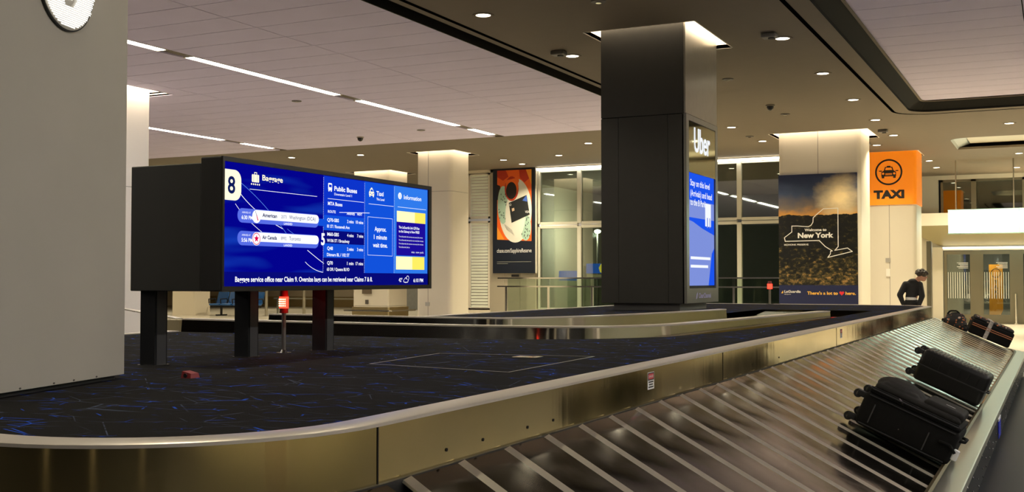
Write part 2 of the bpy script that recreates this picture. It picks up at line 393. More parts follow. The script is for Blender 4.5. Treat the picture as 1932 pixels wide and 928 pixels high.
# ---------------- far window wall (y = 32.4)
YW = 32.4
wb = struct('wall_window', MB().box(-17.6, -6.9, YW, YW+.25, 0, .55).box(-16.74, -15.08, YW, YW+.25, .55, CEIL).box(-17.6, -6.9, YW, YW+.25, 4.98, CEIL), CREAM, 'beige panelled wall with tall windows')
for x0, x1 in ((-16.72, -16.2), (-16.19, -15.65), (-15.64, -15.1)): MB().box(x0, x1, YW-.02, YW, .05, 5.0).build('wall_panel', mat('beige_metal_panel', (.45, .40, .30), .4, .3), wb)
for z0, z1 in ((.5, 3.42), (3.5, 5.0)):
    w = tag(MB().box(-17.55, -17.48, YW, YW+.1, z0, z1).box(-16.82, -16.75, YW, YW+.1, z0, z1).box(-17.55, -16.75, YW, YW+.1, z0, z0+.06).box(-17.55, -16.75, YW, YW+.1, z1-.06, z1).build('window_louvre', WHITEP), 'pale shuttered window beside the hanging advertisement', None, None, 'structure')
    k = 0; z = z0+.08
    while z < z1-.1:
        MB().box(-17.46, -16.84, YW+.03, YW+.07, z, z+.075).build('slat', mat('pale_shutter', (.75, .78, .66), .5), w); z += .1
MU = [-15.0, -13.58, -12.2, -10.9, -9.7, -8.47, -7.1]
FR = mat('pale_window_frame', (.62, .60, .50), .4)
for i, (a, b) in enumerate(zip(MU[:-1], MU[1:])):
    for z0, z1 in ((.55, 3.18), (3.28, 4.98)):
        f = MB(); yb = YW+.14
        f.box(a, a+.065, YW-.02, yb, z0, z1).box(b-.065, b, YW-.02, yb, z0, z1)
        f.box(a+.07, b-.07, YW, yb, z0-.04, z0+.05).box(a+.07, b-.07, YW, yb, z1-.05, z1+.04)
        w = tag(f.build('window_%d' % (2*i+1+(z0 > 1)), FR), 'tall night-dark window pane in a pale frame', None, None, 'structure')
        MB().box(a+.07, b-.07, YW+.06, YW+.08, z0+.05, z1-.05).build('pane', GLASS, w)
t = thing('window_header_light', 'long white light strip above the tall dark windows', 'light', (-11, YW-.1, 5.0))
MB().box(-15.0, -7.1, YW-.16, YW-.03, 4.99, 5.07).build('diffuser', glow('header_light', (1., .95, .80), 6.), t)
MB().box(-15.0, -7.1, YW-.17, YW-.16, 5.05, 5.09).build('housing', FR, t)
# glass balustrade in front of the windows
t = thing('glass_railing', 'low glass railing with steel handrails before the tall windows', 'railing', (-11.5, 31.3, 0))
for x in [-15.6+1.45*k for k in range(7)]: MB().box(x-.03, x+.03, 31.28, 31.32, 0, 1.28).build('post', CHROME, t)
for k in range(6): MB().box(-15.55+1.45*k, -14.2+1.45*k, 31.29, 31.305, .1, 1.52).build('glass_panel', RAILGL, t)
MB().box(-15.9, -6.8, 31.26, 31.34, 1.26, 1.30).build('handrail', CHROME, t); MB().box(-15.9, -6.8, 31.28, 31.32, 1.52, 1.56).build('top_rail', CHROME, t)

# remaining walls
wr = struct('wall_return', MB().box(-6.95, -5.1, YW, YW+.2, 0, CEIL).box(-5.3, -5.1, YW, 41.2, 0, CEIL), CREAM, 'cream wall between the windows and the door vestibule')
struct('wall_far', MB().box(-46, -17.6, 50, 50.2, 0, CEIL), mat('far_wall_beige', (.62, .54, .40), .6), 'beige wall at the far end of the hall')
struct('baseboard_far', MB().box(-46, -17.6, 49.9, 50, 0, .55), mat('bronze_base', (.36, .27, .12), .35, .4), 'bronze base strip along the far wall')
struct('wall_inner', MB().box(-17.75, -17.6, YW, 50, 0, CEIL), CREAM, 'cream side wall of the far hall')
struct('wall_left', MB().box(-46.2, -46, -8, 50, 0, CEIL), CREAM, 'cream left wall of the hall')
struct('wall_right', MB().box(10, 10.2, -8, 52, 0, CEIL+.3), mat('pale_olive_wall', (.42, .42, .30), .5), 'cream right wall of the hall')
struct('wall_behind', MB().box(-46, 10, -8.2, -8, 0, CEIL+.3), mat('dark_reflected_wall', (.03, .03, .032), .12), 'wall behind the viewer, coloured dark for the steel reflections')  # unseen wall; its dark glossy finish is made up for steel reflections
# night outside the windows
struct('wall_outside', MB().box(-30, -5.4, 47, 47.3, -.2, 9), mat('night_concrete', (.18, .18, .17), .9, noise=.2), 'dark concrete structure outside in the night')
struct('ground_outside', MB().box(-17.5, -5.4, YW+.3, 47, -.15, -.05), mat('night_asphalt', (.05, .05, .05), .9), 'dark asphalt outside the windows')
t = thing('outdoor_lamp', 'white street lamp glowing outside the window', 'lamp', (-16.0, 40, 0))
MB().cyl((-16.0, 40, -.05), (-16.0, 40, 3.3), .05, .035).build('pole', BRONZE, t); MB().ell((-16.0, 40, 3.35), (.13, .13, .08)).build('lamp_head', glow('street_lamp', (1, .98, .9), 25), t)
pl_ = bpy.data.lights.new('outdoor_lamp_light', 'POINT'); pl_.energy = 380; pl_.shadow_soft_size = .1; plo = bpy.data.objects.new('outdoor_lamp_light', pl_); COL.objects.link(plo); plo.parent = t; plo.location = (0, -.3, 3.2)
t = thing('rental_sign', 'blue lit roadside sign with a yellow disc outside the window', 'sign', (-15.3, 38, 0))
MB().box(-16.75, -15.9, 38, 38.1, 1.45, 1.82).build('blue_panel', glow('blue_sign', (.05, .2, 1.), 1.0), t)
MB().box(-15.65, -14.2, 38, 38.1, 1.72, 2.08).build('blue_panel', MATS['blue_sign'], t)
MB().cyl((-14.95, 37.99, 1.9), (-14.95, 37.97, 1.9), .2, n=7).build('yellow_emblem', glow('yellow_sign', (1., .8, .08), 1.6), t)
MB().box(-15.6, -14.3, 37.98, 38.0, 1.58, 1.68).build('cream_strip', glow('cream_sign', (.8, .7, .4), .5), t)
MB().box(-15.75, -15.7, 38, 38.1, -.05, 2.0).box(-14.2, -14.15, 38, 38.1, -.05, 2.0).build('leg', BRONZE, t)

# ---------------- door wall and vestibule (y = 41.2)
YD = 41.2
dw = struct('wall_doors', MB().box(-5.1, -3.75, YD, YD+.2, 0, CEIL).box(-3.75, 10, YD, YD+.2, 2.62, 3.72).box(-3.75, 10, YD, YD+.2, 4.95, CEIL).box(5, 10, YD, YD+.2, 0, 2.62), WHITEP, 'white wall holding the glass entrance doors')
tag(MB().box(-5.1, 10, YD-1.5, YD, 3.30, 3.72).build('trim_beam', WHITEP), 'white canopy beam over the glass doors', None, None, 'structure')
mb = MB(); mb.add([(-4.9, YD-1.5, 3.29), (10, YD-1.5, 3.29), (10, YD-.02, 2.66), (-3.72, YD-.02, 2.66)], [(0, 1, 2, 3)])
mb.add([(-4.9, YD-1.5, 3.30), (10, YD-1.5, 3.30), (10, YD-.02, 2.9), (-4.9, YD-.02, 3.3)], [(0, 1, 2, 3)])
tag(mb.build('trim_canopy', mat('beige_canopy', (.36, .31, .17), .5)), 'sloping beige canopy soffit over the glass doors', None, None, 'structure')
DFR = mat('door_frame_metal', (.20, .18, .125), .35, .6)
for i, (a, b) in enumerate(((-3.68, -2.62), (-2.62, -1.02), (-.95, .6), (.6, 2.2))):   # upper clerestory windows
    f = MB().box(a, a+.08, YD+.02, YD+.14, 3.72, 4.95).box(b-.08, b, YD+.02, YD+.14, 3.72, 4.95).box(a, b, YD+.02, YD+.14, 3.72, 3.8).box(a, b, YD+.02, YD+.14, 4.87, 4.95)
    w = tag(f.build('window_%d' % (20+i), DFR), 'dark clerestory window above the canopy beam', None, None, 'structure')
    MB().box(a+.08, b-.08, YD+.06, YD+.08, 3.8, 4.87).build('pane', GLASS, w)
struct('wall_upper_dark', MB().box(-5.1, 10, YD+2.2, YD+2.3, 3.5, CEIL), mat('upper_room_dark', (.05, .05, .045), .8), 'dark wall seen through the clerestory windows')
# vestibule behind the doors
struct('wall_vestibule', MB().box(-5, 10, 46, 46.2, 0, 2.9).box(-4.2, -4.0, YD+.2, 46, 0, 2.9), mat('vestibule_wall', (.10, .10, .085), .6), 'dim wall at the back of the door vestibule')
struct('ceiling_vestibule', MB().box(-5, 10, YD+.2, 46.2, 2.9, 3.0), mat('vestibule_ceiling', (.3, .28, .24), .7), 'vestibule ceiling')
struct('trim_1', MB().box(-3.98, -3.62, YD-.12, YD+.02, 0, 2.62).box(-3.75, 5, YD-.06, YD+.02, 2.5, 2.62), WHITEP, 'white jamb and head lining of the doors')
t = thing('door_head_light', 'thin bright light strip along the door head', 'light', (-1, YD-.1, 2.6)); MB().box(-3.7, 5, YD-.11, YD-.07, 2.56, 2.61).build('diffuser', glow('door_head', (1, .97, .85), 4.), t)
STR = mat('frosted_stripe', (.72, .74, .68), .6)
def door(n, a, b, label, text=True, kick=.3):
    f = MB().box(a, a+.10, YD-.05, YD+.03, 0, 2.48).box(b-.10, b, YD-.05, YD+.03, 0, 2.48).box(a+.1, b-.1, YD-.05, YD+.03, 0, kick).box(a+.1, b-.1, YD-.05, YD+.03, 2.36, 2.48)
    d = tag(f.build('door_%d' % n, DFR), label, None, None, 'structure')
    MB().box(a+.1, b-.1, YD-.012, YD, kick, 2.36).build('pane', DOORGL, d)
    m2 = MB(); k = 0; x = a+.13
    while x < b-.14:
        wd = .012+.022*abs(((x-a)/(b-a))*2-1 if n != 1 else .5); MB().box(x, x+.020, YD-.016, YD-.013, .85, 1.75).build('stripe', STR, d); x += .074
    B = Board((0, YD-.017, 0), (1, 0, 0), (0, 0, 1), (0, -1, 0))
    if text:
        for q in range(5): B.rect('w', b-.52+.05*(q % 3), 2.06-.045*q, b-.16, 2.08-.045*q)
        B.done(d, {'w': WHITE}, {'w': 'notice_line'})
    return d
door(1, -3.60, -2.66, 'left glass door panel with white stripes')
d2 = door(2, -2.44, -1.42, 'middle glass door panel with orange banner behind it')
door(3, -1.20, -.1, 'right glass door panel at the edge of the frame')
door(4, .1, 1.2, 'glass door panel further right'); door(5, 1.4, 2.4, 'glass door panel furthest right')
struct('trim_2', MB().box(-2.66, -2.44, YD-.06, YD+.04, 0, 2.5).box(-1.42, -1.20, YD-.06, YD+.04, 0, 2.5), DFR, 'broad metal posts between the glass doors')
t = thing('door_pull_bar', 'tall upright steel pull bar between the glass doors', 'handle', (-1.33, YD-.2, 0))
MB().cyl((-1.33, YD-.2, 0), (-1.33, YD-.2, 1.02), .035).build('bar', CHROME, t); MB().cyl((-1.33, YD-.2, 0), (-1.33, YD-.2, .03), .07).build('base', CHROME, t)
t = thing('orange_banner', 'tall orange taxi banner standing behind the glass door', 'banner', (-2.0, 42.2, 0))
MB().add([(-2.22, 42.2, .25), (-1.86, 42.2, .25), (-1.78, 42.2, .45), (-1.78, 42.2, 2.02), (-2.22, 42.2, 2.02), (-2.22, 42.24, .25), (-1.86, 42.24, .25), (-1.78, 42.24, .45), (-1.78, 42.24, 2.02), (-2.22, 42.24, 2.02)],
   [(0,1,2,3,4), (9,8,7,6,5), (0,5,6,1), (1,6,7,2), (2,7,8,3), (3,8,9,4), (4,9,5,0)]).build('panel', mat('orange_print', (.95, .38, .02), .5), t)
B = Board((-2.0, 42.198, 0), (1, 0, 0), (0, 0, 1), (0, -1, 0)); B.ring('k', 0, 1.72, .16, .02)
for i, ch in enumerate('TAXI'): B.text('k', ch, 0, 1.35-.17*i, .17, .004, align='CENTER')
B.done(t, {'k': MATTEBLK}, {'k': 'lettering'}); MB().cyl((-2.0, 42.22, 0), (-2.0, 42.22, .26), .04).build('stand', BRONZE, t)
t = thing('red_bollard', 'red post just behind the rightmost glass door', 'post', (-.72, 43.6, 0)); MB().cyl((-.72, 43.6, 0), (-.72, 43.6, 1.35), .12).build('post', mat('red_paint', (.6, .02, .02), .4), t); MB().ell((-.72, 43.6, 1.35), (.12, .12, .05)).build('cap', MATTEBLK, t)
for x, y in ((-2.2, 44.2), (1.0, 43.5), (-2.6, 41.75)): area('vestibule_fill', (x, y, 2.88), .5, 60, (1, .92, .75), parent=None)  # unseen fill lamps, added to brighten the banner and vestibule
# bright backlit sign hung on rods, lengthened out of view for slat reflections
t = thing('hanging_lightbox_sign', 'bright greenish-white backlit sign hung on two rods', 'sign', (-1.5, 36.2, 0))
GREENW = glow('lightbox', (.72, 1., .82), 3.2)
for a, b in ((-3.02, -1.07), (-1.05, .9), (.92, 2.87), (2.89, 4.84), (4.86, 6.8)):
    MB().box(a, b, 36.15, 36.3, 2.90, 3.60).build('lit_face', GREENW, t)
MB().box(-3.04, 6.82, 36.14, 36.31, 3.60, 3.62).box(-3.04, 6.82, 36.14, 36.31, 2.87, 2.90).build('frame', mat('sign_frame', (.2, .3, .24), .4), t)
for x in (-2.8, -1.2, .5, 3.5, 6.5): MB().cyl((x, 36.22, 3.62), (x, 36.22, CEIL), .02).build('rod', BRONZE, t)
# dark portal post
t = thing('portal_post', 'tall narrow dark metal post standing in front of the doors', 'post', (-3.16, 32, 0))
MB().box(-3.23, -3.12, 31.95, 32.15, 0, 2.53).build('post', mat('olive_metal', (.10, .09, .06), .4, .5), t); MB().box(-3.12, -3.10, 31.97, 32.13, 0, 2.5).build('edge_strip', BRONZE, t)
MB().box(-3.19, -3.17, 31.945, 31.955, 1.05, 1.2).build('lock_plate', CHROME, t)

# ---------------- downlights and ceiling sensors
def downlight(x, y, z=CEIL, label=None, real=True, w=None):
    t = thing('downlight', label, 'light', (x, y, z), group='recessed ceiling downlights')
    m2 = MB()
    n = 20
    vs = [(x+r*cos(2*pi*i/n), y+r*sin(2*pi*i/n), z-h) for r, h in ((.15, .001), (.145, .012), (.105, .012), (.10, .004)) for i in range(n)]
    m2.add(vs, [(k*n+i, k*n+(i+1) % n, (k+1)*n+(i+1) % n, (k+1)*n+i) for k in range(3) for i in range(n)]); m2.build('trim_ring', SOFFIT, t)
    MB().cyl((x, y, z-.005), (x, y, z-.003), .10, n=n).build('lens', DOWN, t)
    area('downlight_lamp', (x, y, z-.03), .18, w or DOWN_W, WARM, parent=t, spread=radians(120))
DL = [(-7.0, 13.34, 'downlight nearest the upper middle edge of the picture, left of the dark pillar'), (-7.0, 16.43, 'downlight with a small grey box beside it, left of the dark pillar'),
      (-3.67, 16.61, 'largest downlight right of the dark pillar, with a sensor beside it'), (-3.67, 19.76, 'second downlight along the black ceiling slot'), (-3.67, 22.94, 'third downlight along the black ceiling slot'),
      (-3.69, 26.08, 'downlight just beyond the rounded corner of the black slot'), (-3.68, 29.07, 'downlight above the orange taxi panel, beside the square sensor'), (-4.36, 31.0, 'downlight close over the top of the orange taxi panel'),
      (-3.51, 35.8, 'small downlight right of the orange taxi panel'), (-3.52, 38.1, 'smallest downlight over the canopy beam'), (-6.93, 25.85, 'downlight between dark pillar and landscape poster column'),
      (-6.9, 28.8, 'downlight by the top left corner of the landscape poster column'), (-20.32, 26.55, 'downlight over the left half of the flight screen'), (-15.0, 29.9, 'downlight right behind the pale centre column'), (-15.0, 31.2, 'far small downlight above the hanging advertisement'),
      (-11.14, 27.21, 'downlight over the tall windows, left of the dark pillar'), (-18.1, 26.86, 'faint downlight over the right half of the flight screen')]
for x, y, lb in DL: downlight(x, y, CEIL, lb, w=(80 if y > 25 else None))
for x, y in ((-7.0, 10.2), (-7.0, 7.1), (-7.0, 4.0), (-7.0, .9), (-3.67, 13.45), (-3.67, 10.3), (-3.67, 7.15), (-3.67, 4.0), (-3.67, .85), (-3.6, -4.3), (-.7, -4.3), (2.2, -4.3), (-7.0, 19.6), (-7.0, 22.7)): downlight(x, y, CEIL, 'ceiling downlight outside the picture or behind the dark pillar')  # those behind the viewer are added to light the reflected columns
for x in (-24, -29, -35):
    for y in (28.5, 33, 38, 44): downlight(x, y, CEIL, 'ceiling downlight of the distant waiting area behind the screen', w=130)
for x, y in ((-1.0, 28), (2.5, 28), (-1, 34.8), (2.5, 35.), (-1.2, 39.2), (2.5, 39)): downlight(x, y, CEIL, 'ceiling downlight near the doors, hidden or outside the picture', w=260)
for x, y in ((-13.0, 29.5), (-9.5, 29.5), (-8.5, 27)): downlight(x, y, CEIL, 'ceiling downlight in front of the tall windows, hidden by the dark pillar', w=110)
def sensor(name, x, y, label, kind):
    t = thing(name, label, 'sensor', (x, y, CEIL))
    if kind == 'box':
        MB().rbox(x-.16, x+.06, y-.1, y+.1, CEIL-.07, CEIL, .02).build('body', mat('sensor_grey', (.16, .15, .14), .5), t); MB().cyl((x-.02, y, CEIL-.07), (x-.02, y, CEIL-.085), .05).build('lens', MATTEBLK, t)
    elif kind == 'dome':
        MB().cyl((x, y, CEIL-.03), (x, y, CEIL), .09).build('base', mat('sensor_cream', (.4, .36, .3), .5), t); MB().ell((x, y, CEIL-.03), (.075, .075, .09)).build('dome', mat('smoked_dome', (.03, .03, .03), .15), t)
    else:
        MB().cyl((x, y, CEIL-.015), (x, y, CEIL), .10, n=20).build('plate', mat('sensor_dark', (.12, .11, .10), .5), t); MB().cyl((x, y, CEIL-.03), (x, y, CEIL-.015), .04).build('nozzle', CHROME, t)
sensor('smoke_detector', -7.0, 16.0, 'grey box sensor left of the dark pillar, touching a downlight', 'box')
sensor('smoke_detector', -3.72, 16.2, 'grey sensor beside the largest downlight right of the dark pillar', 'box')
sensor('security_camera', -5.32, 22.89, 'small dark dome camera on the soffit right of the dark pillar', 'dome')
sensor('sprinkler', -5.31, 19.58, 'small disc sprinkler close to the upper right of the dark pillar', 'disc')
sensor('sprinkler', -5.32, 24.29, 'small dark disc sprinkler below the dome camera', 'disc')
sensor('smoke_detector', -6.96, 27.69, 'round sensor left of the landscape poster column', 'disc')
sensor('smoke_detector', -3.73, 27.9, 'square sensor above the orange taxi panel', 'box')
sensor('smoke_detector', -4.5, 30.4, 'dark sensor just over the orange taxi panel', 'box')
sensor('sprinkler', -5.31, 13.33, 'dark sprinkler at the very top edge of the picture', 'disc')
sensor('security_camera', -15.81, 23.45, 'small dome camera on the ceiling above the flight screen', 'dome')
sensor('ceiling_speaker', -13.76, 18.13, 'flat grey round speaker under the brightest light line', 'disc')
sensor('ceiling_speaker', -13.76, 23.0, 'flat grey round speaker near the end of the light line', 'disc')
# ------------------------------------------------------------------ columns
def column(c, m, r, label, z0=0., z1=CEIL+.24, seams=(), name='column', zs=()):
    t = thing(name, label, 'column', ((c[0]+c[1])/2, (c[2]+c[3])/2, z0))
    zz = [z0]+list(zs)+[z1]
    for a, b in zip(zz[:-1], zz[1:]):
        o = MB().prism(rpoly(c[0], c[1], c[2], c[3], r), a+(.004 if a > z0 else 0), b-(.004 if b < z1 else 0)).build('cladding', m, t); smooth_mod(o, 30)
    MB().prism(rpoly(c[0]+.01, c[1]-.01, c[2]+.01, c[3]-.01, max(r-.01, .005)), z0+.01, z1-.01).build('core', DARKEDGE, t)
    for x in seams: MB().box(x-.006, x+.006, c[2]-.002, c[2]+.01, z0, z1).build('joint', mat('joint_grey', (.2, .18, .16), .7), t)
    return t
ct = column(COLS['ny'], WHITEP, .12, 'white column carrying the landscape poster', seams=(-5.28,))
ct2 = column(COLS['taxi'], WHITEP, .12, 'white column with the orange taxi panel', seams=(-4.29,))
MB().box(-4.40, -4.27, 32.78, 32.8, 1.98, 2.10).build('keypad', mat('plate_grey', (.35, .33, .3), .4), ct2); MB().box(-4.39, -4.28, 32.77, 32.8, 1.58, 1.80).build('switch_plate', mat('plate_white', (.8, .76, .7), .4), ct2)
c3 = column(COLS['centre'], WHITEP, .14, 'pale column right behind the flight screen', seams=(-16.0,), zs=(3.98,))
MB().box(-16.08, -15.95, 27.13, 27.15, .75, .86).build('outlet', mat('plate_grey2', (.4, .38, .35), .4), c3)
column(COLS['left'], mat('bright_column_panel', (.80, .78, .76), .5), .04, 'bright white column half hidden behind the big grey pillar', zs=(3.25,))
c5 = column(COLS['service'], WHITEP, .06, 'white service column with steel ledge below the flight screen', zs=(.62,))
MB().prism(rpoly(-21.34, -19.86, 31.16, 32.44, .06), 0, .58).build('steel_base', mat('brass_steel', (.55, .45, .25), .3, .9), c5)
MB().prism(rpoly(-21.55, -19.65, 30.95, 32.6, .1), .44, .49).build('ledge', CHROME, c5)
MB().box(-20.9, -20.55, 31.14, 31.2, 1.02, 1.3).build('outlet_box', mat('outlet_bronze', (.12, .09, .06), .4), c5); MB().box(-20.78, -20.68, 31.15, 31.2, .68, .82).build('outlet', mat('outlet_dark', (.1, .09, .08), .4), c5)
for k_, y_ in enumerate((1.2, 14.7)):  # unseen columns, added to put upright streaks into the steel reflections
    column((5.0, 6.3, y_, y_+1.5), WHITEP, .12, ('added white column on the walkway side, far from the carousel', 'added white column behind the viewer on the walkway side')[k_ == 0])
for x_, lb in ((-4.4, 'added slim round column left behind the viewer'), (-1.5, 'added slim round column straight behind the viewer'), (1.6, 'added slim round column right behind the viewer')):  # unseen columns, added as vertical streaks for the curved steel to reflect
    t = thing('reflection_column', lb, 'column', (x_, -5.2, 0)); o = MB().cyl((x_, -5.2, 0), (x_, -5.2, CEIL), .16, n=24).build('shaft', WHITEP, t); smooth_mod(o, 40); MB().cyl((x_, -5.2, 0), (x_, -5.2, .15), .19, n=24).build('base', CHROME, t)
column((-33.4, -32.2, 35.6, 36.6), CREAM, .06, 'cream column left of the blue waiting seats')

# dark display column standing on the deck
u = COLS['uber']; tU = thing('display_column', 'dark bronze column with a tall blue advertising display', 'column', (-5.36, 15.95, 1.05))
MB().box(-5.86, -4.86, 15.29, 16.61, 1.05, 1.17).build('plinth', mat('plinth_grey', (.22, .21, .19), .4, .3), tU)
MB().box(-5.97, -4.75, 15.17, 16.73, 1.17, CEIL+.24).build('core', BLACKSLOT, tU)
for x0, x1 in ((-6.0, -5.735), (-5.73, -4.985), (-4.98, -4.75)): MB().box(x0, x1, 15.15, 15.18, 1.16, 3.845).build('front_panel', DARKM, tU)
MB().box(-6.0, -4.745, 15.15, 15.18, 3.855, CEIL+.24).build('front_panel', DARKM, tU)
MB().box(-6.0, -5.97, 15.18, 16.75, 1.16, CEIL+.24).build('side_panel', DARKM, tU)
MB().box(-4.75, -4.72, 15.15, 16.75, 3.86, CEIL+.24).build('side_panel', BRONZE, tU)
fr = MB().box(-4.77, -4.71, 15.15, 15.27, 1.16, 3.85).box(-4.77, -4.71, 16.63, 16.75, 1.16, 3.85).box(-4.77, -4.71, 15.27, 16.63, 1.16, 1.37).box(-4.77, -4.71, 15.27, 16.63, 3.77, 3.85)
fr.build('display_frame', mat('display_frame', (.30, .29, .26), .35, .8), tU)
MB().box(-4.77, -4.735, 15.27, 16.63, 1.37, 3.77).build('display_back', MATTEBLK, tU)
UB = Board((-4.73, 15.27, 1.37), (0, 1, 0), (0, 0, 1), (1, 0, 0))
UB.rect('blue', .03, .04, 1.33, 1.66); UB.rect('pale', .03, 1.02, 1.33, 1.27); UB.poly('pale', [(.03, .04), (1.02, .04), (1.20, .52), (1.33, .60), (1.33, .80), (.70, .88), (.25, .96), (.03, .98)])
for x, y, t_, w in ((.12, 1.48, 'Stay on this level', .98), (.12, 1.33, '(Arrivals) and head', 1.1), (.12, 1.17, 'to the B Parking', .9)): UB.text('white', t_, x, y if y > 1.2 else 1.29-.09, .13, .002, w)
UB.rect('white', .86, .92, 1.16, 1.26); UB.rect('pale', .95, .90, 1.0, 1.05); UB.rect('pale', 1.08, .90, 1.12, 1.05)
UB.rect('white', .12, .42, 1.12, .46); UB.rect('white', .12, .30, 1.0, .34)

UB.done(tU, {'blue': glow('display_blue', (.012, .09, .85), 1.0), 'pale': glow('display_pale', (.28, .38, .95), .75), 'white': glow('display_white', (.85, .88, 1.), 1.1)}, {'blue': 'screen_area', 'pale': 'screen_area', 'white': 'text_bar'})
MB().box(-4.722, -4.712, 15.28, 16.62, 3.03, 3.76).build('mirror_pane', mat('olive_mirror', (.62, .62, .44), .06, 1.), tU)
UB2 = Board((-4.708, 15.27, 1.16), (0, 1, 0), (0, 0, 1), (1, 0, 0))
UB2.text('white', 'Uber', .26, 1.98+.21, .50, .006, .80); UB2.text('cc', 'ClearChannel', .44, .07, .10, .002, .62); UB2.poly('cc', [(.30, .05), (.36, .07), (.40, .16), (.34, .13)])
UB2.done(tU, {'white': MATS['display_white'], 'cc': mat('violet_print', (.5, .48, .85), .5)}, {'cc': 'maker_emblem'})

# big grey pillar in the left foreground, standing a little askew
d = Vector((.266, -.964, 0)).normalized(); nrm = Vector((d.y, -d.x, 0))*-1   # along the face, outward normal (towards +x)
if nrm.x < 0: nrm = -nrm
Bp = Vector((-3.79, 3.76, 0))
Mp = Matrix(((d.x, -nrm.x, 0, Bp.x), (d.y, -nrm.y, 0, Bp.y), (0, 0, 1, 0), (0, 0, 0, 1)))
tP = thing('foreground_pillar', 'big grey-beige pillar filling the left edge, standing on the carpet', 'column', (-3.9, 3.0, 1.05))
o = MB().prism(rpoly(0, 1.5, 0, 1.1, .035), 1.075, CEIL+.05).xf(Mp).build('shaft', PILLAR, tP); smooth_mod(o, 30)
MB().prism(rpoly(.03, 1.47, .03, 1.07, .03), 1.05, 1.076).xf(Mp).build('shadow_gap_plinth', MATTEBLK, tP)
chip = MB()
for q in (.25, .42, .56, .78): chip.ell((q, -.001, 1.082), (.008, .002, .004), 8, 4)
chip.xf(Mp).build('chipped_paint', mat('chip_dark', (.12, .11, .1), .9), tP)
# round lit claim number on the pillar
cx = (Vector((-3.64, 3.265, 0))-Bp).dot(d)
tC = thing('claim_number_sign', 'round white lit claim number disc on the big grey pillar', 'sign', tuple(Mp @ Vector((cx, 0, 2.68))))
MB().cyl((cx, 0, 2.71), (cx, -.012, 2.71), .192, n=48).xf(Mp).build('rim', MATTEBLK, tC)
MB().cyl((cx, -.012, 2.71), (cx, -.014, 2.71), .186, n=48).xf(Mp).build('disc', PILLAR, tC)
B = Board(Mp @ Vector((cx, -.0145, 2.71)), -d, (0, 0, 1), nrm)
y = -.172
while y < .175:                                    # rows of small lamps, left dark where the numeral stands
    w = math.sqrt(max(0, .178**2-y*y)); x = -w
    while x < w:
        dx = abs(x); rr = lambda cy, r0: math.hypot(x, y-cy)
        on = not ((.022 < rr(-.045, 0) < .050) or (.018 < rr(.045, 0) < .044))
        if on: B.rect('l', x, y, x+.0075, y+.0055)
        x += .010
    y += .0085
B.done(tC, {'l': glow('led_white', (1., .98, .92), 2.2)}, {'l': 'lamp_rows'}, ('l',))

